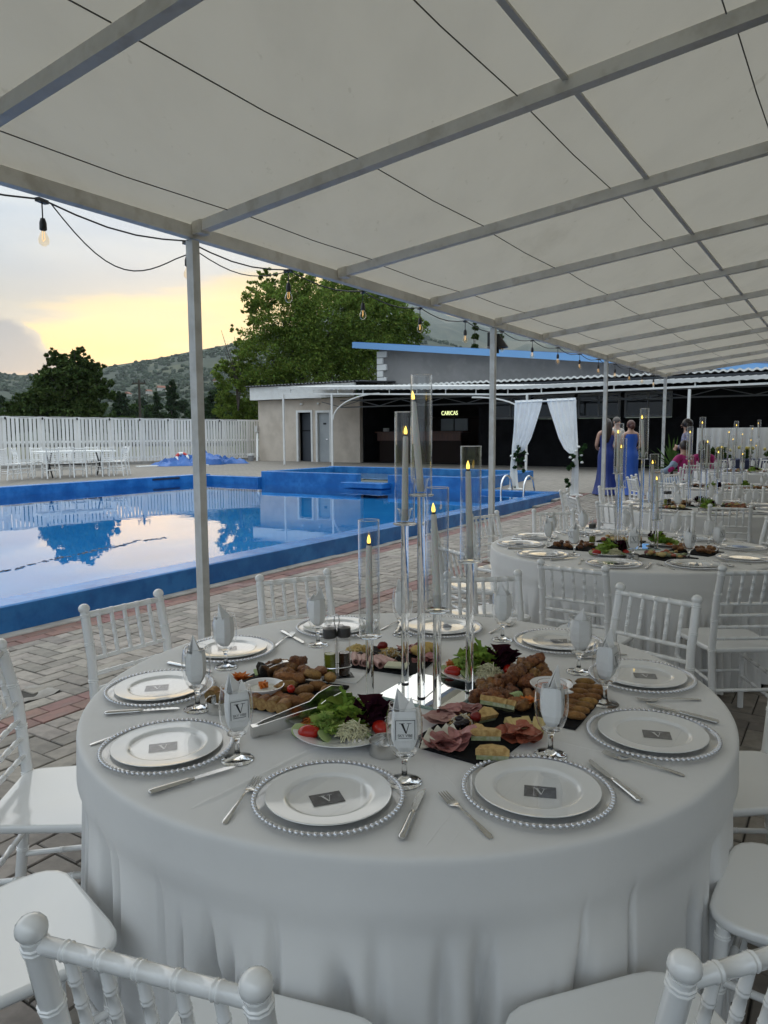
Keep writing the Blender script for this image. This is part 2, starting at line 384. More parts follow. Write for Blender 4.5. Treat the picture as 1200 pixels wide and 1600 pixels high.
# ---- pool
def uvbox(m, u0, u1, v0, v1, z0, z1, b=.012):
    p = E((u0+u1)/2, (v0+v1)/2, (z0+z1)/2); return m.cbox(p, (u1-u0, v1-v0, z1-z0), b, ROT_UV)
WZ = .145
pool = put('pool', None, None, (0, 0, 0), 0, kind='structure')
m = MB(); uvbox(m, -9, 12.95, 1.87, 2.17, -1.3, .225); uvbox(m, 12.65, 12.95, 2.1703, 3.9, -1.3, .222)
uvbox(m, 12.65, 12.95, 10.95, 13.2, -1.3, .33); uvbox(m, -9, 12.95, 13.2003, 13.55, -1.3, .362); uvbox(m, -9.3, -9.002, 1.87, 13.55, -1.3, .23)
m.build('rim', M_blue, pool)
M_basin = mat('pool_basin_paint', (.030, .25, .64), 1.0, spec=.02, var=(.8, (.042, .30, .70), .9))
m = MB(); q = grid_uv(-9, 12.65, 2.17, 13.2, 4, 4, 0, lambda u, v: -.10); m.add(q.v, q.f); m.build('basin_floor', M_basin, pool)
m = MB()
for u in (4.4, 10.7): uvbox(m, u, u+1.0, 13.185, 13.215, .27, .32, .002)
m.build('overflow_slot', mat('slot_dark', (.01, .02, .04), .8), pool)
def water_mat():
    m = bpy.data.materials.new('pool_water'); m.use_nodes = True; T = NT(m.node_tree); T.n.remove(T.n['Principled BSDF'])
    tc = T.node('ShaderNodeTexCoord').outputs['Object']
    bn = T.node('ShaderNodeBump'); bn.inputs['Strength'].default_value = .06; bn.inputs['Distance'].default_value = .02
    T.l.new(T.m('ADD', T.noise(tc, 1.6, 2, .5), T.m('MULTIPLY', T.noise(tc, 9, 2, .5), .15)), bn.inputs['Height'])
    fr = T.node('ShaderNodeFresnel'); fr.inputs[0].default_value = 1.33; T.l.new(bn.outputs[0], fr.inputs['Normal'])
    tr = T.node('ShaderNodeBsdfTransparent'); tr.inputs[0].default_value = (.80, .93, .97, 1)
    gl = T.node('ShaderNodeBsdfGlossy'); gl.inputs['Roughness'].default_value = .012; gl.inputs[0].default_value = (1, 1, 1, 1); T.l.new(bn.outputs[0], gl.inputs['Normal'])
    mx = T.node('ShaderNodeMixShader'); T.l.new(fr.outputs[0], mx.inputs[0]); T.l.new(tr.outputs[0], mx.inputs[1]); T.l.new(gl.outputs[0], mx.inputs[2])
    T.l.new(mx.outputs[0], T.n['Material Output'].inputs[0]); return m
m = MB(); m.quad(E(-8.99, 2.175, WZ), E(12.64, 2.175, WZ), E(12.64, 13.195, WZ), E(-8.99, 13.195, WZ)); m.build('water', water_mat(), kind='structure', smooth=0)
# drifting line of leaf litter on the water
m = MB(); pts = [(0, 893), (28, 888), (55, 880), (90, 872), (125, 866), (158, 857), (190, 853), (215, 844), (238, 843), (262, 839)]
w = [at(x, y, WZ+.003) for x, y in pts]
for a, b in zip(w, w[1:]):
    for k in range(26):
        t = rng.random(); p = a.lerp(b, t)+Vector((rng.gauss(0, .02), rng.gauss(0, .05), 0)); s = rng.uniform(.008, .03)
        if rng.random() < .55: m.box(p, (s*2.2, s, .002), rng.random()*3)
m.build('leaf_litter', mat('litter', (.05, .06, .08), .8), kind='stuff', smooth=0)

# raised children's pool
kp = thing('paddling_pool', 'raised blue paddling pool with a spillway notch behind the main pool', 'paddling pool')
m = MB(); uvbox(m, 12.8, 13.02, 7.55, 10.95, -1.3, .50); uvbox(m, 12.8, 13.02, 3.9, 6.55, -1.3, .50); uvbox(m, 12.8, 13.02, 6.5503, 7.5497, -1.3, .22)
uvbox(m, 16.1, 16.32, 3.9, 10.95, .0, .52); uvbox(m, 13.0203, 16.0997, 3.9, 4.12, .0, .505); uvbox(m, 13.0203, 16.0997, 10.73, 10.95, .0, .505)
m.build('wall', M_blue, kp)
m = MB(); uvbox(m, 12.35, 12.797, 6.45, 7.75, .17, .30); m.build('spillway', M_blue, kp)
m = MB(); uvbox(m, 13.02, 16.1, 4.12, 10.73, .1, .16); m.build('floor', M_basin, kp)
m = MB(); m.quad(E(13.02, 4.12, .33), E(16.1, 4.12, .33), E(16.1, 10.73, .33), E(13.02, 10.73, .33)); m.build('water', bpy.data.materials['pool_water'], kp, smooth=0)
# chrome grab rails of the ladder
M_chrome = mat('chrome', (.78, .79, .80), .13, metal=1)
ld = thing('pool_ladder', 'pair of curved chrome grab rails at the near end of the pool', 'pool ladder')
for v in (2.62, 3.18):
    pts = [E(12.36, v, -.05), E(12.40, v, .16)]+[E(12.72-.31*math.cos(a), v, .30+.28*math.sin(a)) for a in [math.pi*k/10 for k in range(1, 9)]]+[E(13.06, v, .28), E(13.12, v, .1)]
    MB().tube(pts, .024, 10).build('grab_rail', M_chrome, ld, smooth=1.2)
for z in (-.02, .09): MB().bar(E(12.38, 2.62, z), E(12.38, 3.18, z), .07, .03).build('tread', M_chrome, ld)

# ---- white plank fence beyond the pool
FA, FB = Vector((-19.2, 22.36, 0)), Vector((-6.2, 37.25, 0)); FD = (FB-FA).normalized(); FN = Vector((FD.y, -FD.x, 0)); FL = (FB-FA).length
frot = math.atan2(FD.y, FD.x)
fence = thing('picket_fence', 'long white plank fence running behind the pool to the beige block', 'fence')
M_fence = mat('fence_paint', (.84, .84, .83), .6, rnd=.09, var=(4, (.70, .69, .67), .7), stretch=(1, 1, .2))
plk = [MB().cbox((0, 0, 0), (w, .022, 1.84), .006).mesh('plank', M_fence, .5) for w in (.112, .128)]
np_ = int(FL/.162)
for i in range(np_):
    p = FA+FD*(i*.162+.08)+FN*.03; o = put('plank', plk[1 if i % 9 == 0 else 0], fence, (p.x, p.y, .32+.13+.92+rng.uniform(-.006, .006)), frot); o.rotation_euler.y = rng.uniform(-.008, .008)
for z in (.62, 1.32, 2.27): MB().bar(FA+Vector((0, 0, z)), FB+Vector((0, 0, z)), .04, .09).build('rail', M_fence, fence)
for i in range(0, np_, 9): p = FA+FD*(i*.162)-FN*.06; MB().cbox((p.x, p.y, 1.3), (.08, .08, 2.0), .004, frot).build('post', M_fence, fence)
m = MB(); mid = (FA+FB)/2-FN*.05; m.cbox((mid.x, mid.y, .36), (FL, .22, .16), .01, frot); m.build('plinth', M_conc, fence)
M_black = mat('black_plastic', (.012, .012, .013), .45)
sl = thing('string_light', 'black festoon cable of small bulbs strung along the top of the white plank fence', 'string light')
pts = []; 
for i in range(13):
    p = FA+FD*(1.4*i+.4)+FN*.07
    for k in range(4): q = p+FD*(.35*k); pts.append((q.x, q.y, 2.33-.05*math.sin(math.pi*k/4)))
MB().tube(pts, .008, 5).build('cable', M_black, sl)
bm_ = MB().ell((0, 0, 0), (.035, .035, .055), 8, 6).mesh('bulb', M_black)
for i in range(13):
    p = FA+FD*(1.4*i+.4)+FN*.09; put('bulb', bm_, sl, (p.x, p.y, 2.24))

# ---- beige block with two doors
M_beige = mat('beige_render', (.62, .54, .455), .9, var=(1.6, (.54, .47, .39), .9), var2=(.8, (.46, .39, .32), .5), bump=(25, .4, .006))
M_dark = mat('dark_interior', (.013, .013, .015), .8)
blk = thing('toilet_block', 'low beige rendered block with two narrow doors and a white fascia', 'outbuilding')
def wallbox(m, u0, u1, v0, v1, z0, z1): return m.box(E((u0+u1)/2, (v0+v1)/2, (z0+z1)/2), (u1-u0, abs(v1-v0), z1-z0), ROT_UV)
m = MB(); G0 = .30
for v0, v1, z0, z1 in ((20.7, 18.30, G0, 3.2), (17.40, 17.16, G0, 3.2), (16.34, 14.75, G0, 3.2), (18.30, 17.40, 2.66, 3.2), (17.16, 16.34, 2.63, 3.2)): wallbox(m, 23.5, 23.72, v1, v0, z0, z1)
wallbox(m, 23.722, 28.2, 20.48, 20.7, G0, 3.2); wallbox(m, 23.722, 28.2, 14.75, 14.95, G0, 3.2); wallbox(m, 28.2, 28.4, 14.75, 20.7, G0, 3.2)
m.build('wall', M_beige, blk, smooth=0)
m = MB(); wallbox(m, 24.9, 25.0, 14.96, 20.47, G0, 3.2); m.build('partition', M_dark, blk, smooth=0)
for v0, v1, z1 in ((18.30, 17.40, 2.66), (17.16, 16.34, 2.63)):
    m = MB(); wallbox(m, 23.46, 23.56, v0-.07, v0+.03, G0, z1+.03); wallbox(m, 23.46, 23.56, v1-.03, v1+.07, G0, z1+.03); wallbox(m, 23.46, 23.56, v1+.0703, v0-.0703, z1-.07, z1+.03)
    m.build('door_frame', M_white, blk, smooth=0)
M_slate = mat('slate_door', (.055, .062, .075), .5); M_gdoor = mat('grey_door', (.40, .42, .43), .5, var=(2, (.33, .35, .36), .7))
m = MB(); wallbox(m, 23.80, 23.84, 17.47, 18.23, G0, 2.55); d1 = m.build('door', M_slate, blk, smooth=0, label='dark slate door panel of the left doorway')
m = MB(); wallbox(m, 23.785, 23.80, 17.47, 18.23, 1.72, 1.78); m.build('rail', M_dark, d1, smooth=0)
m = MB(); wallbox(m, 23.58, 23.62, 16.41, 17.09, G0+.02, 2.56); d2 = m.build('door', M_gdoor, blk, smooth=0, label='pale grey door of the right doorway')
m = MB(); wallbox(m, 23.565, 23.58, 16.66, 16.82, 2.02, 2.10); m.build('sign', M_black, d2, smooth=0)
MB().tube([E(23.55, 16.50, 1.35), E(23.50, 16.50, 1.35), E(23.50, 16.62, 1.35)], .014, 6).build('handle', M_chrome, d2)
m = MB(); wallbox(m, 23.15, 23.30, 14.8, 20.9, 3.22, 3.82); wallbox(m, 23.302, 28.6, 20.75, 20.9, 3.22, 3.82); m.build('fascia', M_white, blk, smooth=0)
def corrugated(m, u0, u1, z0, z1, v0, v1, wl=.2, amp=.03, th=.01):
    n = int(abs(v1-v0)/wl*6); a = []; b = []
    for i in range(n+1):
        v = v0+(v1-v0)*i/n; w = amp*math.sin(2*math.pi*v/wl); a.append(E(u0, v, z0+w)); b.append(E(u1, v, z1+w))
    dz = Vector((0, 0, th)); m.loft([a, b, [p+dz for p in b], [p+dz for p in a], a], closed=False); return m
M_roofdark = mat('dark_corrugated', (.05, .055, .065), .5, metal=.3); M_sheetw = mat('white_corrugated', (.66, .66, .65), .45, var=(2, (.52, .52, .50), .7))
m = MB(); corrugated(m, 23.0, 28.6, 3.86, 4.10, 21.1, 14.4); m.build('roof', M_roofdark, blk)
for v in (18.0, 17.0):
    l_ = MB().box(E(23.46, v, 2.98), (.08, .12, .08), ROT_UV).build('lamp', M_white, blk); MB().ell(E(23.42, v, 2.88), (.05, .05, .08), 8, 6).build('bulb', thin_glass('clear_glass'), l_)
# leaning board and grey bin by the fence end
t = thing('leaning_board', 'pale board propped against the corner where fence meets beige block', 'board'); a = E(22.9, 20.3, .33); b = E(23.45, 20.75, 1.75)
MB().bar(a, b, .10, .04).build('board', M_white, t); MB().box(b+Vector((0, 0, .1)), (.3, .12, .3), ROT_UV+.3).build('bracket', M_metalpost, t)
t = thing('bucket', 'small grey and white bucket at the foot of the leaning board', 'bucket', E(22.75, 20.55, .32))
MB().lathe([(.001, 0), (.13, 0), (.17, .34), (.16, .34), (.12, .02), (.001, .02)], 16).build('body', mat('bucket_grey', (.3, .3, .31), .5), t); MB().lathe([(.172, .26), (.18, .27), (.18, .36), (.165, .36)], 16).build('band', M_white, t)
t = thing('scrap_plank', 'reddish scrap plank lying on the paving below the fence end', 'plank', E(21.6, 20.9, .33)); MB().cbox((0, 0, .02), (1.3, .2, .05), .01, ROT_UV+1.2).build('board', mat('scrap_wood', (.30, .16, .11), .8, var=(5, (.4, .3, .25), .8)), t)

# ---- bar building: open bar on the left, black window front on the right
bar = thing('bar_building', 'long dark bar building with an open counter room and a black window front', 'building')
M_blackwall = mat('black_wall', (.006, .006, .007), .8, spec=.12, var=(2, (.014, .014, .016), .8)); M_gwin = mat('grey_window_frame', (.17, .175, .18), .5)
m = MB(); wallbox(m, 28.0, 28.2, 9.0, 14.74, .3, 3.3); wallbox(m, 23.5, 28.0, 8.8, 9.0, .3, 3.3); wallbox(m, 23.5, 23.7, 8.55, 8.797, .3, 3.3)
wallbox(m, 23.5, 23.7, -12, 8.547, .3, 2.10); wallbox(m, 23.5, 23.7, -12, 8.547, 3.02, 3.3)
for v in (8.49, 6.75, 5.05, 3.35, 1.60): wallbox(m, 23.503, 23.697, v-.06, v+.06, 2.102, 3.018)
wallbox(m, 23.5, 23.7, -12, 1.538, 2.102, 3.018)
m.build('wall', M_blackwall, bar, smooth=0)
m = MB(); wallbox(m, 23.73, 27.99, 14.70, 14.745, .3, 3.3); wallbox(m, 23.53, 27.99, 9.02, 14.69, .30, .345); m.build('shade_panel_and_floor', M_blackwall, bar, smooth=0)  # near-black panel added over the beige inner wall stands in for shade
m = MB(); wallbox(m, 23.0, 28.2, -12, 14.74, 3.302, 3.38); m.build('ceiling', M_blackwall, bar, smooth=0)
M_pane = mat('dark_pane', (.012, .016, .02), .04, spec=.6)
for v0, v1 in ((8.42, 6.82), (6.68, 5.12), (4.98, 3.42), (3.28, 1.67)):
    m = MB(); wallbox(m, 23.46, 23.54, v1, v1+.08, 2.12, 3.0); wallbox(m, 23.46, 23.54, v0-.08, v0, 2.12, 3.0); wallbox(m, 23.46, 23.54, v1+.0803, v0-.0803, 2.12, 2.2); wallbox(m, 23.46, 23.54, v1+.0803, v0-.0803, 2.92, 3.0)
    wallbox(m, 23.465, 23.535, (v0+v1)/2-.03, (v0+v1)/2+.03, 2.2003, 2.9197); w_ = m.build('window', M_gwin, bar, smooth=0)
    for a, b in ((v1+.08, (v0+v1)/2-.03), ((v0+v1)/2+.03, v0-.08)): m = MB(); wallbox(m, 23.49, 23.51, a, b, 2.2, 2.92); m.build('pane', M_pane, w_, smooth=0)
M_quoin = mat('white_quoin', (.82, .82, .80), .8, rnd=.06, bump=(30, .3, .004)); M_quoind = mat('grey_quoin', (.085, .085, .09), .8, rnd=.1, bump=(30, .3, .004))
for k in range(7):
    w = .9 if k % 2 else .55; m = MB(); p = E(23.46, -2.0-w/2, .55+k*.38); m.cbox((0, 0, 0), (.08, w, .34), .01, ROT_UV); m.build('quoin', M_quoind, bar, p)
# upper grey storey with blue roof edge
up = thing('grey_house', 'grey rendered upper house wall with white quoins under a long sloping blue roof edge', 'house')
M_grey = mat('grey_render', (.25, .243, .24), .9, var=(.7, (.20, .195, .19), .9), var2=(3, (.28, .27, .26), .5), bump=(20, .3, .005))
def roofz(v): return 3.82+(v+1.0)*.1125
m = MB(); P = []
for u in (26.0, 34.0):
    for v, z in ((15.35, 3.3), (-14, 3.3), (-14, roofz(-14)-.15+.9), (15.35, roofz(15.35)-.12)): P.append(E(u, v, z if z > 3.3 else 3.3))
m.add(P, [(0, 1, 2, 3), (7, 6, 5, 4), (0, 3, 7, 4), (1, 5, 6, 2), (3, 2, 6, 7), (0, 4, 5, 1)]); m.build('wall', M_grey, up, smooth=0)
M_rblue = mat('blue_roof_paint', (.10, .24, .52), .5, var=(3, (.14, .30, .58), .6))
m = MB(); a, b = E(25.6, 16.4, roofz(16.4)+.02), E(25.6, -14, roofz(-14)+.9)
zz = lambda v: roofz(v)+(max(0, -1-v)*.07)
m.loft([[E(u, v, zz(v)+dz) for u, dz in ((25.45, -.12), (25.45, .12), (35, .5), (35, .3))] for v in (16.4, 8, -1, -14)]); rf = m.build('roof', M_rblue, up, smooth=0)
m = MB(); m.loft([[E(u, v, zz(v)+dz) for u, dz in ((25.40, -.17), (25.40, .10), (25.447, .10), (25.447, -.17))] for v in (16.45, 8, -1, -14)]); m.build('edge_trim', mat('blue_trim', (.16, .34, .62), .4), rf, smooth=0)
for k in range(7):
    w = .52 if k % 2 == 0 else .32; MB().cbox((0, 0, 0), (.12, w, .27), .012, ROT_UV).build('quoin', M_quoin, up, E(25.97, 15.40-w/2, 5.28-k*.30))

# ---- white canopy in front of the bar
can = thing('white_canopy', 'long white corrugated canopy on thin white posts along the bar front', 'canopy')
def cz(v): return 3.06+max(0, v-6)*.035+max(0, -v)*.012
m = MB()
for v0, v1 in ((16.6, 6), (6, -12)):
    n = int((v0-v1)/.25*5); A = []; B_ = []
    for i in range(n+1):
        v = v0+(v1-v0)*i/n; w = .03*math.sin(2*math.pi*v/.25); A.append((E(20.25, v, cz(v)+.06+w), E(23.2, v, cz(v)+.30+w)))
    a = [p[0] for p in A]; b = [p[1] for p in A]; d = Vector((0, 0, .012)); m.loft([a, b, [p+d for p in b], [p+d for p in a], a], closed=False)
m.build('roof_sheet', M_sheetw, can)
m = MB()
for v0, v1 in ((16.6, 6), (6, -12)):
    n = int((v0-v1)/.25*6); a = []; b = []
    for i in range(n+1):
        v = v0+(v1-v0)*i/n; a.append(E(20.22, v, cz(v)+.115)); b.append(E(20.22, v, cz(v)-.015+.022*abs(math.sin(math.pi*v/.25))))
    e = Vector((EU[0]*.012, EU[1]*.012, 0)); m.loft([a, b, [p+e for p in b], [p+e for p in a], a], closed=False)
m.build('fascia', M_sheetw, can, smooth=0)
m = MB(); n = 0
for v0, v1 in ((16.4, 6), (6, -12)): m.bar(E(20.3, v0, cz(v0)-.17), E(20.3, v1, cz(v1)-.17), .05, .06)
m.build('edge_beam', M_white, can, smooth=0)
for k in range(24): v = 16-k*1.2; MB().bar(E(20.3, v, cz(v)-.14), E(20.3, v, cz(v)+.04), .035, .035, (1, 0, 0)).build('stub', M_white, can)
for v in (16.4, 13.9, 5.7, .55, -4.6): MB().tube([E(20.3, v, gz(20, v)-.02), E(20.3, v, cz(v)-.19)], .045, 10).build('post', M_white, can, smooth=1)
for v0, dv in ((13.85, -2.2), (5.75, 2.0)):
    MB().tube([E(20.3, v0+dv*(1-math.cos(a)), 2.15+(cz(v0)-.22-2.15)*math.sin(a)) for a in [math.pi/2*k/10 for k in range(11)]], .03, 8).build('arch_brace', M_white, can, smooth=1)
m = MB()
for v in range(-10, 15, 2):
    m.bar(E(22.4, v, 2.98), E(22.4, v+1, 2.74), .03, .03); m.bar(E(22.4, v+1, 2.74), E(22.4, v+2, 2.98), .03, .03)
m.bar(E(22.4, -11, 2.72), E(22.4, 15, 2.72), .05, .05); m.bar(E(22.4, -11, 3.0), E(22.4, 15, 3.0), .05, .05); m.build('truss', mat('grey_steel', (.14, .145, .15), .5, metal=.3), can, smooth=0)
m = MB(); corrugated(m, 23.25, 26.0, cz(5)+.52, cz(5)+.62, 15.2, -12, .25, .028); corrugated(m, 23.24, 23.27, cz(5)+.50, cz(5)+.50, 15.2, -12, .25, .028, .07); m.build('upper_sheet', M_sheetw, can)
m = MB(); wallbox(m, 23.3, 25.98, -12, 14.74, 3.40, 3.50); m.build('gap_board', M_roofdark, can, smooth=0)  # dark board filling the gap under the upper sheet
# bar counter, sign, fridges, plates, bottles
M_wood = mat('bar_wood', (.10, .038, .022), .5, var=(3, (.06, .024, .015), .9), stretch=(6, 6, 1)); M_woodd = mat('bar_wood_dark', (.022, .013, .010), .7, spec=.2)
bc = thing('bar_counter', 'dark wooden bar counter with a reddish band inside the open bar', 'bar counter')
m = MB(); wallbox(m, 24.4, 25.0, 10.2, 14.3, .3, 1.28); m.build('body', M_woodd, bc, smooth=0); m = MB(); wallbox(m, 24.3, 24.395, 10.2, 14.35, 1.28, 1.62); m.build('front_band', M_wood, bc, smooth=0)
m = MB(); wallbox(m, 24.25, 25.1, 10.1, 14.45, 1.623, 1.68); m.build('top', M_wood, bc, smooth=0)
sh = thing('back_bar', 'shelving with two pale fridge fronts behind the bar counter', 'shelf')
m = MB(); wallbox(m, 27.4, 27.9, 9.3, 14.5, .3, 2.30); m.build('cabinet', M_woodd, sh, smooth=0)
for v in (12.08, 11.36): m = MB(); wallbox(m, 27.33, 27.38, v, v+.66, 1.72, 2.27); m.build('fridge_door', mat('fridge_front', (.42, .45, .48), .3), sh, smooth=0)
m = MB(); wallbox(m, 27.2, 27.9, 9.3, 14.5, 2.33, 2.37); m.build('shelf_board', M_woodd, sh, smooth=0)
fc = bpy.data.curves.new('neon', 'FONT'); fc.body = 'CARICAS'; fc.size = .34; fc.extrude = .012; fc.align_x = 'CENTER'; fc.space_character = 1.0; fc.materials.append(mat('neon_yellow', (.7, .75, .4), .5, emit=((.85, .95, .45), .5)))
def text_mesh(cu):
    o = bpy.data.objects.new('lettering', cu); COL.objects.link(o); dg_ = bpy.context.evaluated_depsgraph_get(); me = bpy.data.meshes.new_from_object(o.evaluated_get(dg_)); bpy.data.objects.remove(o); return me
so = put('neon_sign', text_mesh(fc)); so.location = E(27.15, 12.2, 2.44); so.scale = (.62, .8, 1); so.rotation_euler = (math.pi/2, 0, ROT_UV-math.pi/2)
so['label'] = 'small glowing yellow lettered sign above the fridges in the bar'; so['category'] = 'sign'
ps = thing('plate_stack', 'stack of white plates on the left end of the bar counter', 'plates', E(24.65, 14.1, 1.68))
m = MB()
for k in range(12): m.lathe([(.001, .012*k), (.09, .012*k), (.14, .012*k+.02), (.14, .012*k+.026), (.001, .012*k+.01)], 20)
m.build('stack', M_white, ps)
bo = MB().lathe([(.001, 0), (.037, 0), (.037, .17), (.015, .22), (.014, .29), (.001, .29)], 10).mesh('bottle', mat('bottle_glass', (.10, .12, .11), .1))
for k in range(11): put('bottle', bo, None, E(24.7+.06*(k % 2), 13.5-k*.16, 1.68), 0, label='dark bottle standing in the row on the bar counter', category='bottle', group='bottles along the bar counter')
# ================================================================== PAVILION
SP, BAY, ZE = 4.6826, 1.5609, 2.796
pav = thing('pavilion', 'long open pavilion of grey steel posts and beams under a pale translucent sheet roof', 'pavilion')
SLOPE = .113
def rz_(v): return 2.895-SLOPE*v if v <= 0 else 2.895
M_beam = mat('painted_beam', (.82, .80, .76), .5, var=(2.2, (.60, .585, .55), .8), var2=(7, (.48, .44, .37), .5))
M_roofsheet = sheet('roof_sheet', (.55, .505, .425), .33, var=(2.2, (.49, .45, .38), .6), stretch=(1.2, .4, 1), col2=(.36, .315, .24))
for k in range(-1, 4):
    p = E(SP*k, -.05, 0); z1 = ZE-.002
    po = MB().cbox((0, 0, z1/2), (.060, .060, z1), .003, ROT_UV).build('post', M_metalpost, pav, (p.x, p.y, gz(SP*k, 0)*.0))
    MB().cbox((0, 0, .006+gz(SP*k, 0)), (.17, .17, .012), .002, ROT_UV).build('foot_plate', mat('rust_plate', (.13, .085, .06), .8), po)
VE = -11.5
MB().bar(E(-4.72, -.05, ZE+.05), E(14.08, -.05, ZE+.04), .06, .08).build('eave_beam', M_beam, pav, smooth=0)
for k in range(-3, 10):
    u = BAY*k; w = .066 if k % 3 == 0 else .055
    MB().bar(E(u, -.082, rz_(-.082)-.045), E(u, VE, rz_(VE)-.045), w, .066).build('cross_beam', M_beam, pav, smooth=0)
    if k > -2:
        s = MB().cbox((0, 0, 0), (w+.010, .08, .085), .002, ROT_UV).build('beam_seat', M_beam, pav, E(u, -.13, rz_(-.13)-.046))
seams = [-.42, -1.385, -2.27, -3.18, -4.11, -5.04, -5.97, -6.9]
M_seam = mat('seam_cord', (.11, .10, .09), .8)
rp = random.Random(11)
def panel(u0, u1, v0, v1):
    m = MB(); P = []; nu, nv = 6, 4
    for i in range(nu+1):
        for j in range(nv+1):
            a, b = i/nu, j/nv; u = u0+(u1-u0)*a; v = v0+(v1-v0)*b
            sag = .012*math.sin(math.pi*a)*(.6+.4*math.sin(math.pi*b))
            P.append(E(u, v, rz_(v)-.008-sag))
    F = [(i*(nv+1)+j, (i+1)*(nv+1)+j, (i+1)*(nv+1)+j+1, i*(nv+1)+j+1) for i in range(nu) for j in range(nv)]
    n = len(P); P2 = [p+Vector((0, 0, .004)) for p in P]
    return m.add(P, F)
for k in range(-3, 9):
    u0, u1 = BAY*k+.002, BAY*(k+1)-.002
    vs = [.03]+[s+rp.uniform(-.03, .03) for s in seams]+[VE] if k >= -2 else [.03, VE]
    for a, b in zip(vs, vs[1:]):
        panel(u0, u1, a, b).build('roof_panel', M_roofsheet, pav, smooth=1.2)
    if k >= -2:
        for v in vs[1:-1]:
            d = rp.uniform(-.02, .02)
            MB().tube([E(u0+.04, v, rz_(v)-.022), E((u0+u1)/2, v+d*.5, rz_(v)-.034), E(u1-.04, v+d, rz_(v+d)-.022)], .0032, 5).build('seam_cord', M_seam, pav)
        MB().bar(E(u0+.036, -2.51, rz_(-2.51)-.026), E(u1-.036, -2.51, rz_(-2.51)-.026), .03, .012).build('purlin_shadow_strip', mat('strip_grey', (.66, .64, .60), .6), pav, smooth=0)  # grey strip under the sheet imitates a purlin's shadow showing through
# string of bulbs under the eave
sl = thing('string_light', 'black festoon cable with clear bulbs hanging along the pavilion eave', 'string light')
pts = []; us = [-3.02+1.03*i for i in range(17)]
for a in us:
    for k in range(5): pts.append(E(a+1.03*k/5, .075, ZE+.03-.055*math.sin(math.pi*k/5)-(.0 if k else 0)))
MB().tube(pts, .0055, 6).build('cable', M_black, sl, smooth=1.2)
MB().tube([E(-.9, .08, ZE+.02)]+[E(-.9+.9*t, .08-.045*t, ZE+.02-.10*t-.25*math.sin(math.pi*t)*(1-.25*t)) for t in [k/14 for k in range(1, 14)]]+[E(-.01, .0, ZE-.085), E(.036, -.03, ZE-.07), E(.04, -.05, ZE-.02)], .004, 6).build('slack_cable', M_black, sl, smooth=1.2)
MB().tube([E(.08+1.0*t, .085, ZE+.01-.10*math.sin(math.pi*t)) for t in [k/10 for k in range(11)]], .004, 6).build('slack_cable', M_black, sl, smooth=1.2)
G_clear = thin_glass('clear_glass'); M_fil = mat('filament', (.8, .5, .2), .5, emit=((1, .6, .25), .5)); M_bulbg = thin_glass('bulb_glass', (1, .93, .82), 1.2)
fit = MB(); fit.box((0, 0, .0), (.07, .03, .02)); fit.tube([(0, 0, 0), (0, 0, -.095)], .004, 6); fit.lathe([(.001, -.09), (.012, -.092), (.019, -.115), (.020, -.150), (.014, -.155), (.001, -.155)], 12)
fit_me = fit.mesh('fitting', M_black)
gl = MB().lathe([(.012, -.155), (.016, -.165), (.027, -.19), (.030, -.205), (.026, -.225), (.012, -.238), (.0005, -.240)], 16).mesh('bulb', M_bulbg, 1.2)
fi = MB().tube([(.006, 0, -.16), (.010, 0, -.20), (0, .004, -.212), (-.010, 0, -.20), (-.006, 0, -.16)], .0016, 5).mesh('filament', M_fil)
for i, u in enumerate(us):
    if u < -1.5: continue
    f_ = put('fitting', fit_me, sl, E(u, .075, ZE+.022), rp.uniform(0, 3)); b_ = put('bulb', gl, f_); put('filament', fi, b_)
# black cone lamp on the second post
lp = thing('pavilion_lamp', 'black cone shaded lamp on a bracket at the top of the second pavilion post', 'lamp', E(SP, 0, 0))
x = Vector((EU[0], EU[1], 0)); y = Vector((-EV[0], -EV[1], 0))
c0 = x*.10+Vector((0, 0, ZE-.10))
MB().cbox(x*.065+Vector((0, 0, ZE-.12)), (.05, .09, .17), .01, ROT_UV).build('bracket', M_black, lp)
MB().tube([x*.08+Vector((0, 0, ZE-.06)), x*.16+Vector((0, 0, ZE-.05)), x*.23+Vector((0, 0, ZE-.06))], .012, 8).build('arm', M_black, lp)
MB().lathe([(.02, .02), (.03, 0), (.125, -.13), (.13, -.145), (.122, -.142), (.028, -.01)], 20, x*.24+Vector((0, 0, ZE-.06))).build('shade', mat('black_enamel', (.02, .02, .022), .35), lp, smooth=1)
MB().tube([x*.24+Vector((0, 0, ZE-.17)), x*.24+Vector((0, 0, ZE-.23)), x*.24+Vector((0, 0, ZE-.27))], [.005, .018, .018], 8).build('bulb_holder', M_black, lp)
# unseen wall added on the far right: blocks side light and carries the roof
m = MB(); wallbox(m, -4.7, 14, VE-.25, VE-.05, 0, rz_(VE)-.12); wo = m.build('unseen_side_wall', mat('side_wall_render', (.46, .42, .37), .9, var=(1, (.40, .36, .31), .8)), smooth=0)
wo['label'] = 'plain beige wall added out of view to shade the right side and carry the roof'; wo['category'] = 'wall'

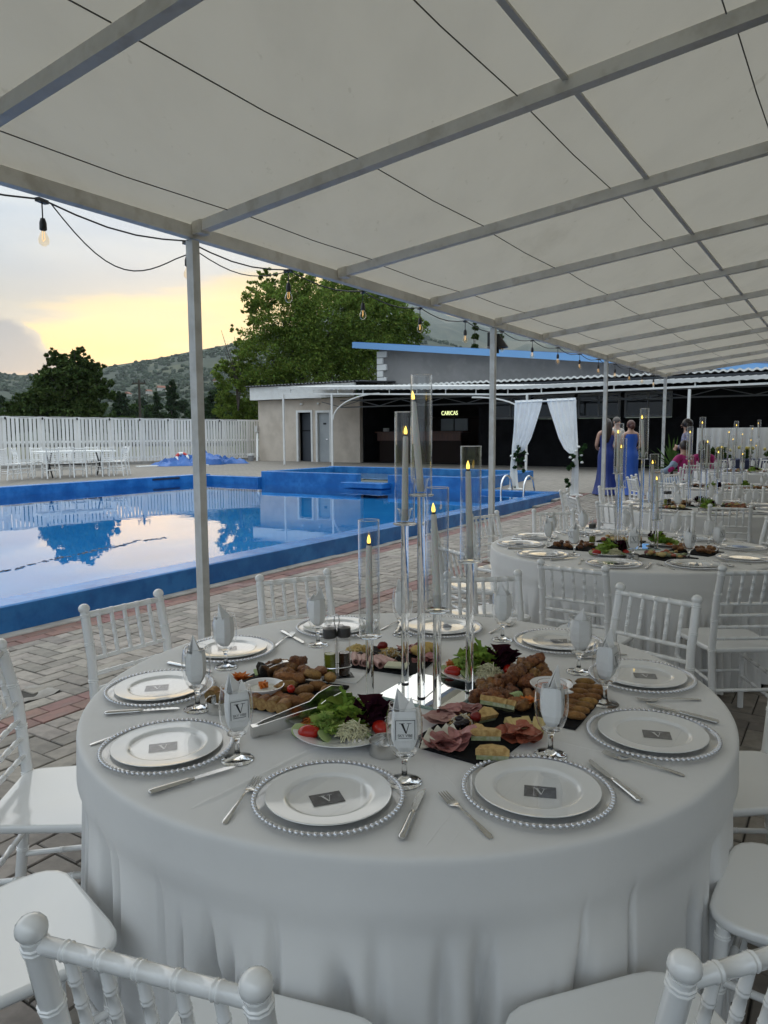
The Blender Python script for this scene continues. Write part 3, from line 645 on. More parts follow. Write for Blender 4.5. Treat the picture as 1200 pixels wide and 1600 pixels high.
# ================================================================== HILLS AND TREES
def hy(x): return 681.8-.0047*x*1.0               # horizon line in the photograph
def interp(x, pts): return float(np.interp(x, [p[0] for p in pts], [p[1] for p in pts]))
R1 = [(-900, 560), (-300, 590), (-60, 580), (0, 582), (30, 588), (90, 586), (165, 576), (200, 571), (250, 563), (300, 553), (345, 545), (380, 538), (420, 528), (480, 512), (560, 505), (640, 520), (720, 545), (800, 560), (1000, 575), (1300, 590), (2200, 600)]
R2 = [(-900, 640), (300, 640), (420, 560), (520, 480), (580, 462), (640, 478), (700, 498), (760, 514), (840, 522), (1000, 545), (1200, 552), (1500, 570), (2200, 600)]
from mathutils import noise as mnoise
def hill(name, ridge, y0, y1, zbase, nrow, prof, amp, material):
    m = MB(); P = []; xs = list(range(-900, 2201, 20))
    for j in range(nrow+1):
        t = j/nrow; Y = y0+(y1-y0)*t**1.5
        for x in xs:
            zt = 1.55+y1*(hy(x)-interp(x, ridge))/CF; X = (x-600)/CF*Y
            k = prof(t); n = mnoise.fractal(Vector((X*.004, Y*.004, 1.7)), 1, 2, 5)
            P.append((X, Y, zbase+(zt-zbase)*k+n*amp*(4*t*(1-t))+(mnoise.noise(Vector((x*.05, 3, t*9)))*amp*.10 if t > .9 else 0)))
    n = len(xs); m.add(P, [(j*n+i, j*n+i+1, (j+1)*n+i+1, (j+1)*n+i) for j in range(nrow) for i in range(n-1)])
    P = [(p[0], p[1]+(y1-y0)*.4*(1 if 1 else 0), -20) for p in P[-n:]]
    o = m.build(name, material, kind='structure', smooth=1.5); return o
def hill_mat(name, c1, c2, c3, s):
    m = mat(name, c1, .95); T = NT(m.node_tree); b = T.n['Principled BSDF']; tc = T.node('ShaderNodeTexCoord').outputs['Object']
    vo = T.node('ShaderNodeTexVoronoi'); T.l.new(tc, vo.inputs['Vector']); vo.inputs['Scale'].default_value = s
    sp = T.node('ShaderNodeSeparateColor'); T.l.new(vo.outputs['Color'], sp.inputs[0])
    f = T.m('MULTIPLY', T.step(sp.outputs[0], .62, .70), T.step(T.noise(tc, s*.6, 3, .5), .42, .56))
    c = T.mix(T.step(T.noise(tc, s*3.2, 6, .65), .40, .62), (*c1, 1), (*c2, 1)); c = T.mix(f, c, (*c3, 1)); T.l.new(c, b.inputs['Base Color']); return m
H1 = hill_mat('hillside', (.024, .037, .021), (.030, .045, .025), (.06, .07, .035), .011)
H2 = hill_mat('mountain', (.030, .045, .032), (.060, .072, .050), (.09, .09, .06), .004)
p1 = lambda t: ((85+1615*t**1.5)/1700)**2.0
h1 = hill('hills', R1, 85, 1700, .2, 60, p1, 14, H1)
h2 = hill('mountain', R2, 1500, 5200, 5, 30, lambda t: t**1.2, 60, H2)
def hill_z(x, Y):                                  # height of the hill surface under picture column x at depth Y
    t = ((Y-85)/1615)**(1/1.5); zt = 1.55+1700*(hy(x)-interp(x, R1))/CF; X = (x-600)/CF*Y
    return .2+(zt-.2)*p1(t)+mnoise.fractal(Vector((X*.004, Y*.004, 1.7)), 1, 2, 5)*14*(4*t*(1-t))

def leaf_mat(name, col, trans=.35, var=.35):
    m = bpy.data.materials.new(name); m.use_nodes = True; T = NT(m.node_tree); T.n.remove(T.n['Principled BSDF'])
    r = T.node('ShaderNodeNewGeometry').outputs['Random Per Island']; h = T.node('ShaderNodeHueSaturation')
    T.put(h.inputs['Value'], T.m('MULTIPLY_ADD', r, 2*var, 1-var)); T.put(h.inputs['Hue'], T.m('MULTIPLY_ADD', T.m('FRACT', T.m('MULTIPLY', r, 9.7)), .05, .475)); T.put(h.inputs['Color'], (*col, 1))
    d = T.node('ShaderNodeBsdfDiffuse'); t = T.node('ShaderNodeBsdfTranslucent'); mx = T.node('ShaderNodeMixShader'); mx.inputs[0].default_value = trans
    for q in (d, t): T.l.new(h.outputs[0], q.inputs[0])
    T.l.new(d.outputs[0], mx.inputs[1]); T.l.new(t.outputs[0], mx.inputs[2]); T.l.new(mx.outputs[0], T.n['Material Output'].inputs[0]); return m
def leaves_mesh(name, blobs, n, size, material, seed=0, clump=True):
    """many small leaf faces through a set of blobs (cx,cy,cz,rx,ry,rz), gathered in clumps"""
    R = np.random.default_rng(seed); vol = np.array([b[3]*b[4]*b[5] for b in blobs])**.7; vol = vol/vol.sum()
    bl = np.array(blobs); k = max(1, n//42); bi = R.choice(len(blobs), k, p=vol)
    d = R.normal(size=(k, 3)); d /= np.linalg.norm(d, axis=1)[:, None]; rad = .45+.57*R.random((k, 1))**.55
    cc = bl[bi, :3]+d*rad*bl[bi, 3:6]; cr = (.10+.16*R.random((k, 1)))*bl[bi, 3:4]
    ci = R.integers(0, k, n); g = R.normal(size=(n, 3)); g /= np.linalg.norm(g, axis=1)[:, None]
    c = cc[ci]+g*(R.random((n, 1))**.5)*cr[ci]*np.array([1.15, 1.15, .75])
    a = R.normal(size=(n, 3)); a /= np.linalg.norm(a, axis=1)[:, None]; b = np.cross(a, R.normal(size=(n, 3))); b /= np.linalg.norm(b, axis=1)[:, None]
    s = size*(.6+.8*R.random((n, 1))); V = np.stack([c-a*s, c+b*s*.45, c+a*s, c-b*s*.45], 1).reshape(-1, 3)
    me = bpy.data.meshes.new(name); me.vertices.add(4*n); me.vertices.foreach_set('co', V.ravel())
    me.loops.add(4*n); me.loops.foreach_set('vertex_index', np.arange(4*n)); me.polygons.add(n); me.polygons.foreach_set('loop_start', np.arange(0, 4*n, 4)); me.polygons.foreach_set('loop_total', np.full(n, 4))
    me.materials.append(material); me.update(); me.validate(); return me
M_bark = mat('bark', (.075, .06, .048), .95, var=(6, (.04, .033, .028), .9), stretch=(1, 1, .2), bump=(20, .6, .02))
def limbs(m, base, tops, r, rng):
    base = Vector(base); mid = base+Vector((0, 0, (tops[0][2]-base.z)*.35)); m.tube([base, base.lerp(mid, .5)+Vector((rng.uniform(-.1, .1), 0, 0)), mid], [r*1.25, r, r*.85], 10)
    for t in tops:
        t = Vector(t); q = mid.lerp(t, .5)+Vector((rng.uniform(-.4, .4), rng.uniform(-.4, .4), .3)); m.tube([mid, q, t], [r*.6, r*.35, r*.08], 7)
        for k in range(3):
            e = q.lerp(t, .3+.2*k)+Vector((rng.uniform(-1, 1), rng.uniform(-1, 1), rng.uniform(.1, .9)))*r*4; m.tube([q.lerp(t, .2+.2*k), e], [r*.22, r*.04], 5)
def px_blobs(Y, lst, thick=.9):
    out = []
    for x, y, r in lst:
        R_ = r*Y/CF; out.append(((x-600)/CF*Y, Y+random.uniform(-.35, .35)*R_, 1.55+(hy(x)-y)*Y/CF, R_, R_*thick, R_*.92))
    return out
def tree(name, label, Y, lst, n, size, lm, trunk_x, zb=.3, r=.3, seed=1, group=None):
    t = thing(name, label, 'tree', ((trunk_x-600)/CF*Y, Y, zb), group=group); o = t.location.copy()
    B = [(b[0]-o.x, b[1]-o.y, b[2]-o.z, *b[3:]) for b in px_blobs(Y, lst)]
    put('crown', leaves_mesh('crown', B, n, size, lm, seed), t)
    m = MB(); limbs(m, (0, 0, -.3), [b[:3] for b in B[:9]], r, random.Random(seed)); m.build('trunk', M_bark, t, smooth=1); return t
L_wal = leaf_mat('walnut_leaf', (.15, .215, .045), .42, .45); L_dark = leaf_mat('dark_leaf', (.06, .09, .03), .2, .5); L_far = leaf_mat('far_leaf', (.036, .060, .026), .15, .45); L_mid = leaf_mat('mid_leaf', (.055, .095, .025), .3, .4)
big = [(520, 520, 78), (450, 500, 52), (585, 515, 62), (430, 565, 55), (390, 615, 42), (505, 590, 75), (585, 580, 62), (632, 520, 34), (362, 588, 24), (412, 470, 26), (480, 462, 34), (545, 462, 36), (440, 640, 50), (360, 640, 26), (610, 490, 30), (420, 690, 45), (520, 655, 60), (655, 512, 18), (390, 550, 22), (425, 440, 14), (395, 500, 14), (375, 520, 9), (400, 485, 10), (432, 452, 9), (455, 445, 12), (470, 440, 10), (378, 560, 12), (352, 575, 10), (346, 600, 9), (340, 580, 6), (350, 625, 12), (395, 470, 8), (520, 445, 16), (560, 448, 16), (640, 498, 14), (655, 530, 10), (665, 520, 6)]
tree('walnut_tree', 'big bright green walnut tree standing behind the beige block and fence end', 45, big, 150000, .088, L_wal, 495, r=.36, seed=4)
m = MB(); b0 = Vector(((375-600)/CF*44, 44, 3.0)); tip = [(361, 540), (352, 520), (357, 552), (372, 530)]
bs = thing('bare_branch', 'leafless forked branch standing out from the left edge of the walnut tree', 'branch', b0)
for x, y in tip:
    t = Vector(((x-600)/CF*44, 44, 1.55+(hy(x)-y)*44/CF)); m.tube([(0, 0, 0), (t-b0)*.5+Vector((.3, 0, -.2)), t-b0], [.05, .035, .012], 6)
m.build('twigs', M_bark, bs, smooth=1)
drk = [(98, 612, 36), (128, 584, 27), (96, 580, 21), (150, 612, 22), (66, 642, 27), (32, 655, 24), (110, 648, 44), (148, 645, 26), (133, 558, 12), (92, 560, 11), (172, 604, 12), (5, 665, 22), (42, 624, 13), (158, 578, 12), (112, 566, 13), (144, 568, 10), (80, 592, 15), (165, 592, 10), (178, 618, 8), (60, 620, 12), (22, 636, 10), (134, 548, 6), (92, 551, 5), (180, 600, 5), (150, 590, 14), (118, 600, 24)]
tree('dark_tree', 'dense dark tree behind the white fence at the left of the view', 47, drk, 60000, .12, L_dark, 112, r=.3, seed=9)
tree('cypress', 'slim dark cypress rising beyond the blue roof edge against the mountain', 62, [(741, 560, 5), (741, 545, 5), (741, 530, 4.6), (741, 518, 3.6), (741, 510, 2)], 2600, .14, L_dark, 741, r=.1, seed=5)
cyp2 = tree('distant_cypress', 'thin dark cypress seen behind the lamp on the second pavilion post', 66, [(780, 545, 5), (780, 530, 4), (780, 520, 3)], 1200, .14, L_dark, 780, r=.1, seed=6)
tree('right_tree', 'green treetop showing above the blue roof at the far right', 50, [(1130, 585, 30), (1180, 570, 28), (1225, 560, 36), (1270, 570, 40), (1155, 600, 36), (1210, 595, 40)], 15000, .16, L_wal, 1200, r=.3, seed=8)
tree('pine_tree', 'broad dark pine in the valley just right of the first pavilion post', 105, [(345, 632, 24), (350, 618, 15), (335, 645, 24), (362, 645, 24), (352, 607, 7), (320, 655, 18)], 7000, .32, L_far, 347, r=.3, seed=12)
tree('poplar', 'tall dark column-shaped poplar in the valley left of the first pavilion post', 130, [(274, 650, 9), (274, 635, 9.5), (274, 620, 9), (273, 607, 6.5), (274, 600, 4)], 4200, .36, L_far, 274, r=.25, seed=13)
tree('poplar', 'slender poplar in the valley between the utility pole and the tall dark poplar', 150, [(250, 650, 7), (250, 635, 7), (250, 623, 5), (250, 617, 3)], 2400, .4, L_far, 250, r=.2, seed=14)
tree('poplar', 'bushy poplar in the valley left of the utility pole', 140, [(193, 645, 14), (193, 630, 11), (194, 620, 7)], 3000, .4, L_far, 193, r=.2, seed=15)
vt = [(215, 640, 9, 170), (235, 655, 12, 120), (300, 652, 12, 125), (207, 655, 12, 110), (320, 640, 10, 190), (262, 655, 10, 115), (180, 655, 14, 120), (290, 632, 7, 230), (225, 628, 6, 260), (240, 640, 8, 220), (375, 650, 14, 100), (395, 655, 15, 95), (20, 640, 14, 200), (5, 625, 9, 260)]
for i, (x, y, r, Y) in enumerate(vt): tree('valley_tree', 'small green tree in the valley behind the white fence', Y, [(x, y, r), (x+r*.6, y+r*.4, r*.7), (x-r*.6, y+r*.5, r*.7), (x, y+r, r)], 1500, Y*.0026, L_far if i % 3 else L_mid, x, r=.2, seed=20+i, group='small trees in the valley')
# woods and hedges scattered over the hills
R = np.random.default_rng(5); base = MB().ell((0, 0, 0), (1, 1, .85), 6, 4, rough=.25, seed=3); bv = np.array(base.v); bf = base.f
V, F = [], []
def blob_at(X, Y, Z_, s, k):
    a = R.random()*6.28; c, s_ = math.cos(a), math.sin(a); q = bv*np.array([s, s, s*(.8+.6*R.random())])*(1+.25*R.normal(size=(len(bv), 1))*.5)
    q = np.stack([q[:, 0]*c-q[:, 1]*s_+X, q[:, 0]*s_+q[:, 1]*c+Y, q[:, 2]+Z_], 1); o = len(V)*len(bv); V.append(q); F.extend([tuple(i+o for i in f) for f in bf])
for n in range(9000):
    x = R.uniform(-220, 960); Y = 240+1440*R.random()**.8; X = (x-600)/CF*Y
    if mnoise.noise(Vector((X*.006, Y*.006, 4))) + .35*mnoise.noise(Vector((X*.03, Y*.03, 9))) < -.10 and R.random() > .14: continue
    blob_at(X, Y, hill_z(x, Y)+1.0, R.uniform(1.8, 4.6)*(.55+Y/2000), n)
for k in range(60):                                # hedgerows between the fields
    x0 = R.uniform(-50, 460); Y0 = R.uniform(300, 1100); dx = R.uniform(-50, 50)
    for i in range(18): x = x0+dx*i/18; Y = Y0+i*3; blob_at((x-600)/CF*Y, Y, hill_z(x, Y)+1, R.uniform(1.5, 3.0)*(.7+Y/2500), i)
me = bpy.data.meshes.new('hillside_woods'); me.from_pydata(np.concatenate(V).tolist(), [], F); me.materials.append(mat('woods_green', (.032, .049, .027), .95, island=.2)); me.update()
wo = put('hillside_woods', me, kind='stuff')
M_hw = mat('house_wall', (.55, .52, .48), .9); M_ht = mat('roof_tile', (.26, .12, .08), .9)
for i, (x, Y) in enumerate([(268, 1000), (275, 1010), (257, 1050), (238, 980), (343, 940), (205, 1000)]):
    z = hill_z(x, Y); X = (x-600)/CF*Y; h = thing('farmhouse', 'tiny pale house with a tiled roof on the far hillside', 'house', (X, Y, z), .3*i, 'houses on the far hillside'); s = .75+.15*(i % 3)
    MB().box((0, 0, 2.5*s), (9*s, 7*s, 5.4*s)).build('wall', M_hw, h, smooth=0)
    m = MB(); m.loft([[(q*5.2*s, -4.2*s, 5.0*s), (q*5.2*s, 0, 8.0*s), (q*5.2*s, 4.2*s, 5.0*s)] for q in (-1, 1)], closed=True); m.build('roof', M_ht, h, smooth=0)
# utility pole
t = thing('utility_pole', 'dark wooden utility pole with a crossarm beyond the white fence', 'utility pole', (-19.9, 60.5, -.2))
MB().tube([(0, 0, 0), (0, 0, 6.25)], [.13, .09], 8).build('pole', M_bark, t); MB().box((0, 0, 6.0), (1.1, .1, .1)).build('crossarm', M_bark, t)
for x in (-.45, .45): MB().tube([(x, 0, 6.05), (x, 0, 6.22)], .04, 6).build('insulator', M_black, t)
# ================================================================== CHAIRS
M_resin = mat('white_resin', (.84, .84, .83), .12, spec=.6, coat=.5)
def build_chair():
    t = thing('chiavari_chair', 'x', 'chair'); n = 10
    def turned(pts, r, rings, ball=False, nn=n):
        """tube with bamboo rings at the given fractions"""
        m = MB(); P = [Vector(p) for p in pts]; L = [0]
        for a, b in zip(P, P[1:]): L.append(L[-1]+(b-a).length)
        def pt(s):
            for i in range(len(P)-1):
                if s <= L[i+1]+1e-9: return P[i].lerp(P[i+1], (s-L[i])/(L[i+1]-L[i]))
            return P[-1]
        S = [(l, r) for l in L]
        for f in rings:
            c = f*L[-1]
            for d in (-.0052, .0024):
                for q, w in ((-.0026, 1.0), (-.0012, 1.13), (.0012, 1.13), (.0026, 1.0)): S.append((c+d+q, r*w))
        S = sorted(x for x in S if -1e-9 <= x[0] <= L[-1]+1e-9); S2 = [S[0]]
        for x in S[1:]:
            if x[0]-S2[-1][0] > 1e-5: S2.append(x)
        m.tube([pt(s) for s, _ in S2], [q for _, q in S2], nn)
        return m
    def outline(w0, w1, d0, d1, r, k=5):
        c = [(-w0/2, d0), (w0/2, d0), (w1/2, d1), (-w1/2, d1)]; out = []
        for i in range(4):
            p, a, b = Vector(c[i]), Vector(c[i-1]), Vector(c[(i+1) % 4]); e1 = (a-p).normalized(); e2 = (b-p).normalized(); rr = r if i > 1 else r*.5
            p1, p2 = p+e1*rr, p+e2*rr
            for j in range(k+1): s = j/k; out.append(p1*(1-s)**2+p*2*s*(1-s)+p2*s*s)
        return out
    m = MB(); o = outline(.365, .425, -.195, .215, .10); cen = sum(o, Vector((0, 0)))/len(o)
    def ringz(k, z): return [Vector((cen.x+(p.x-cen.x)*k, cen.y+(p.y-cen.y)*k, z)) for p in o]
    m.loft([ringz(.93, .436), ringz(.985, .440), ringz(1.0, .448), ringz(1.0, .456), ringz(.992, .4605), ringz(.975, .4635), ringz(.94, .4632), ringz(.6, .458), ringz(.05, .456)])
    m.build('seat', M_resin, t, smooth=.9)
    for s in (-1, 1):
        mm = turned([(s*.180, -.245, 0), (s*.176, -.190, .44), (s*.173, -.208, .70), (s*.170, -.248, .873)], .0178, (.22, .30, .52, .70, .86, .985))
        mm.ell((s*.170, -.2505, .887), (.0222, .0222, .0195), 12, 8); mm.build('back_post', M_resin, t, smooth=.9)
        turned([(s*.195, .195, 0), (s*.180, .175, .44)], .0165, (.35, .66, .73, .95)).build('leg', M_resin, t, smooth=.9)
        for z0, z1 in ((.17, .19), (.29, .31)): turned([(s*.178, -.215, z0), (s*.187, .18, z1)], .0095, (.3, .5, .7)).build('stretcher', M_resin, t, smooth=.9)
    for y, z, w in ((.185, .22, .185), (-.212, .25, .176)): turned([(-w, y, z), (w, y, z)], .0095, (.3, .5, .7)).build('stretcher', M_resin, t, smooth=.9)
    yb = lambda z: -.190-.018*(z-.44)/.26 if z < .70 else -.208-.04*(z-.70)/.173
    sp = (-.115, -.058, 0, .058, .115)
    turned([(-.170, yb(.862), .862), (.170, yb(.862), .862)], .0125, [(x+.17)/.34 for x in sp]).build('top_rail', M_resin, t, smooth=.9)
    for z in (.695, .635, .575, .515): turned([(-.173, yb(z), z), (.173, yb(z), z)], .0088, [(x+.173)/.346 for x in sp]).build('back_rail', M_resin, t, smooth=.9)
    for x in sp: turned([(x, yb(.695), .695), (x, yb(.855), .855)], .0085, (.25, .5, .75), nn=8).build('spindle', M_resin, t, smooth=.9)
    return t
chair0 = build_chair(); used_chair = []
def chair(x, y, deg, label, group, z=None):
    """x, y: middle of the top rail; deg: direction the sitter would face"""
    a = math.radians(deg); loc = (x+.25*math.cos(a), y+.25*math.sin(a), gxy(x, y) if z is None else z); loc = Vector(loc)
    if not used_chair:
        used_chair.append(1); chair0.location = loc; chair0.rotation_euler.z = a-math.pi/2; chair0['label'] = label; chair0['group'] = group; return chair0
    return dup(chair0, loc, a-math.pi/2, label, group)
g1 = 'white chairs around the nearest round table'
for x, y, d, l in ((-.32, .88, 72, 'white chair with its back to the camera at the bottom left of the nearest table'),
                   (.536, .908, 108, 'white chair with its back to the camera at the bottom right corner of the view'),
                   (-1.036, 1.317, 43, 'white chair at the lower left edge of the view, only its glossy seat in sight'),
                   (-1.22, 2.13, 5, 'white chair at the left edge of the view with one back post beside the seat'),
                   (-1.06, 2.92, -37, 'white chair left of the first pavilion post, its back against the pool rim'),
                   (-.43, 3.45, -63.5, 'white chair just right of the first pavilion post, across the nearest table'),
                   (.47, 3.45, -85, 'white chair seen through the tall glass candle holders, across the nearest table'),
                   (1.143, 3.02, -138, 'white chair tilted towards the right rear of the nearest table'),
                   (1.38, 2.25, 183, 'white chair at the right edge of the nearest table, only its seat in sight'),
                   (1.217, 1.46, 145, 'white chair at the lower right of the nearest table, its seat half under the cloth')):
    chair(x, y, d, l, g1)
g2 = 'white chairs around the second round table'
for x, y, d, l in ((.955, 3.675, 55, 'white chair pulled out in front of the second table, with its back to the camera'),
                   (1.84, 3.58, 92, 'white chair at the right edge of the view in front of the second table'),
                   (.40, 4.28, 26, 'white chair left front of the second table, behind the lowest right candle glass'),
                   (.36, 5.25, -5, 'white chair at the left of the second table near the second pavilion post'),
                   (.84, 6.12, -47, 'white chair behind the left end of the second table, before the pool rim'),
                   (1.47, 6.33, -88, 'white chair behind the second table, left of its candle holders'),
                   (2.45, 6.2, -122, 'white chair behind the second table, right of its candle holders'),
                   (3.05, 5.55, -165, 'white chair cut by the right edge of the view beside the second table')):
    chair(x, y, d, l, g2)
SEAT = ['front edge left of middle', 'front edge right of middle', 'front right', 'right end', 'rear right', 'rear edge right of middle', 'rear edge left of middle', 'rear left', 'left end', 'front left']
ANG = [-104.8, -68.3, -31.3, 5.6, 38.6, 76.3, 110.2, 148, 181.2, 216]
TABLES = [(.0605, 2.286, 0, 'nearest table'), (1.735, 5.13, -10.5, 'second table'), (3.41, 7.97, 4, 'third table'), (5.08, 10.8, -6, 'fourth table'), (6.90, 13.9, 9, 'farthest table')]
for (x, y, off, nm), ds in zip(TABLES[2:], ((1.36, 1.42), (1.34, 1.4), (1.36, 1.36))):
    for i, a in enumerate(ANG):
        if nm.startswith('far') and i in (8, 9, 7): continue
        r = math.radians(a+off); d = ds[i % 2]+random.uniform(-.04, .05); d += .2 if (i == 9 and nm.startswith('third')) else 0
        chair(x+d*math.cos(r), y+d*math.sin(r), a+off+180+random.uniform(-9, 9), 'white chair at the %s of the %s' % (SEAT[i], nm), 'white chairs around the '+nm)
chair(5.62, 13.45, 75, 'white chair with its back to the camera left of the boy in magenta', 'white chairs around the farthest round table')
chair(5.98, 14.25, 105, 'white chair the boy in magenta is sitting on', 'white chairs around the farthest round table')

# ================================================================== TABLES AND CLOTHS
M_cloth = mat('white_tablecloth', (.76, .755, .745), .85, sss=0, var=(5, (.72, .715, .705), .6), bump=(9, .30, .006))
def cloth_mesh(seed, creases=(), n=700):
    rg = random.Random(seed); m = MB(); TT = [2*math.pi*k/n for k in range(n)]
    ph = [rg.uniform(0, 6.28) for _ in range(6)]
    VAL = [(rg.random()*6.2832, rg.choice((.006, .008, .010, .013, .018, .026)), rg.uniform(.3, 1.0), rg.uniform(.07, .24), rg.uniform(-.07, .07)) for _ in range(112)]
    def fold(t, s):
        d = 0.0
        for t0, w, dep, s0, dr in VAL:
            if s <= s0: continue
            x = (t-t0-dr*s+math.pi) % 6.28318-math.pi
            if abs(x) < 3*w: g_ = min(1.0, (s-s0)/.16); d += dep*(.26+20*w)*math.exp(-(x/w)**2)*g_*g_*(3-2*g_)
        return -1.25*math.tanh(d/1.25)
    rings = [[Vector((.002*math.cos(t), .002*math.sin(t), .7505)) for t in TT]]
    for r in (.25, .5, .7, .85, .93): rings.append([Vector((r*math.cos(t), r*math.sin(t), .7505+.0012*mnoise.noise(Vector((r*math.cos(t)*4, r*math.sin(t)*4, seed))))) for t in TT])
    for r, z in ((.955, .7505), (.9635, .7495), (.9685, .7468), (.9712, .742), (.9722, .734), (.9725, .72)): rings.append([Vector((r*math.cos(t), r*math.sin(t), z)) for t in TT])
    for i in range(1, 25):
        s = .70*i/24; row = []
        for t in TT: r = .9725+.030*s*s+.035*s-.014*max(0, min(1, (s-.095)/.03))+.112*(.6+.8*s)*fold(t, s)+.012*s*math.sin(4*t+ph[0])+.008*s*math.sin(9*t+ph[1]); row.append(Vector((r*math.cos(t), r*math.sin(t), .72-s)))
        rings.append(row)
    m.loft(rings, cap=False)
    for line, w, h in creases:                     # soft pressed creases lying on the top
        P = [Vector(p) for p in line]; Q = []
        for a, b in zip(P, P[1:]):
            for k in range(8): Q.append(a.lerp(b, k/8))
        Q.append(P[-1]); rr = []
        for i, p in enumerate(Q):
            d = (Q[min(i+1, len(Q)-1)]-Q[max(i-1, 0)]); d = Vector((d.x, d.y, 0)).normalized(); x = Vector((-d.y, d.x, 0)); e = max(.02, min(1, 6*i/len(Q), 5*(len(Q)-1-i)/len(Q)))
            rad = math.hypot(p.x, p.y); nrm = Vector((0, 0, 1)) if rad < .955 else Vector((p.x/rad, p.y/rad, .1)).normalized()
            rr.append([p+x*w*q*e+nrm*h*hh*e-nrm*.0006 for q, hh in ((-1.6, 0), (-.7, .35), (-.2, .95), (.2, 1.0), (.6, .45), (1.5, 0))])
        m.loft(rr, closed=False)
    return m.mesh('tablecloth', M_cloth, 1.3)
def loc1(px, py, z=.7505): p = at(px, py, z); return (p.x-T1C[0], p.y-T1C[1], z)
def crz(q): r = math.hypot(q[0], q[1]); return (q[0], q[1], .7508)
cr1 = [([loc1(600, 1125), loc1(470, 1180), loc1(345, 1243)]+[(-.49, -.79, .7508)], .010, .0035),
       ([loc1(840, 1150), loc1(900, 1165), loc1(1010, 1190), loc1(1070, 1210)], .008, .0018),
       ([loc1(745, 1225), loc1(690, 1290), loc1(655, 1335)], .003, .0012), ([loc1(775, 1225), loc1(725, 1290), loc1(690, 1338)], .003, .0010),
       ([loc1(660, 1190), loc1(700, 1215), loc1(735, 1255)], .006, .0013), ([loc1(400, 1160), loc1(330, 1215)], .006, .0012), ([loc1(520, 960), loc1(560, 985)], .006, .0012)]
M_tbl = mat('table_board', (.25, .17, .10), .6)
tb_top = MB().lathe([(.001, .715), (.93, .715), (.93, .747), (.001, .747)], 40).mesh('tabletop', M_tbl)
tb_leg = MB().tube([(0, 0, 0), (0, 0, .714)], .022, 8).mesh('leg', M_black)
cm1 = cloth_mesh(1, cr1, 1300); cm2 = cloth_mesh(2)
for k, (x, y, off, nm) in enumerate(TABLES):
    z = gxy(x, y); t = thing('round_table', 'round banquet table hidden under the white cloth of the %s' % nm, 'table', (x, y, z), group='round banquet tables')
    put('tabletop', tb_top, t)
    for a in range(4): put('leg', tb_leg, t, (.55*math.cos(a*1.571+.7), .55*math.sin(a*1.571+.7), 0))
    put('tablecloth', cm1 if k == 0 else cm2, None, (x, y, z), 0 if k == 0 else k*.9, label='white tablecloth falling in soft folds from the %s' % nm, category='tablecloth', group='white round tablecloths')
# ================================================================== PLACE SETTINGS
M_chclear = thin_glass('charger_acrylic', (.99, .992, .995), .9); M_bead = mat('silver_bead', (.72, .73, .76), .16, metal=.85)
M_china = mat('white_china', (.80, .80, .79), .10, spec=.6, coat=.5); M_steel = mat('cutlery_steel', (.62, .62, .61), .2, metal=1, bump=(60, .05, .001))
M_cardd = mat('marbled_card', (.04, .04, .047), .75, spec=.12, var=(60, (.13, .13, .145), .8)); M_print = mat('white_print', (.62, .62, .62), .6); M_ink = mat('black_ink', (.02, .02, .022), .7)
M_nap = mat('paper_napkin', (.86, .86, .855), .9, bump=(60, .25, .002))
ch_me = MB().lathe([(.001, .002), (.120, .002), (.145, .0045), (.158, .0105)], 64).mesh('charger_plate', M_chclear, 1.2)
m = MB(); e0 = MB().ell((0, 0, 0), (.0062, .0052, .0058), 8, 6)
for k in range(78): a = 2*math.pi*k/78; R_ = Matrix.Rotation(a, 3, 'Z'); o_ = Vector((.1635*math.cos(a), .1635*math.sin(a), .0115)); m.add([R_ @ Vector(v)+o_ for v in e0.v], e0.f)
m.lathe([(.158, .0085), (.1625, .0080), (.1635, .0125), (.158, .0135)], 64, close=True)
bead_me = m.mesh('beads', M_bead, 1.2)
pl_me = MB().lathe([(.001, .001), (.078, .001), (.082, .0), (.088, .003), (.098, .0102), (.136, .0125), (.1395, .0138), (.1385, .0152), (.134, .0142), (.104, .0128), (.0985, .0122), (.0945, .0098), (.0895, .0055), (.084, .0042), (.001, .0040)], 64).mesh('plate', M_china, .9)
def vglyph(w, h):
    """serif capital V as flat polygons, centred"""
    t, n, s = .20*w, .055*w, .045*h; out = []
    out.append([(-.36*w, h/2-s), (-.36*w+t, h/2-s), (.04*w+.09*w, -h/2), (.04*w-.02*w, -h/2)])
    out.append([(.33*w-n, h/2-s), (.33*w, h/2-s), (.10*w, -h/2), (.06*w, -h/2+.04*h)])
    out.append([(-.5*w, h/2), (-.5*w, h/2-s), (-.05*w, h/2-s), (-.05*w, h/2)]); out.append([(.12*w, h/2), (.12*w, h/2-s), (.5*w, h/2-s), (.5*w, h/2)]); return out
card_me = MB().box((0, 0, .0085+.0003), (.070, .050, .0006)).mesh('card', M_cardd, 0)
m = MB()
for k, p in enumerate(vglyph(.030, .028)): m.add([(x, y, .00925+.0001*k) for x, y in p], [tuple(range(len(p)))])
cardv_me = m.mesh('letter', M_print, 0)
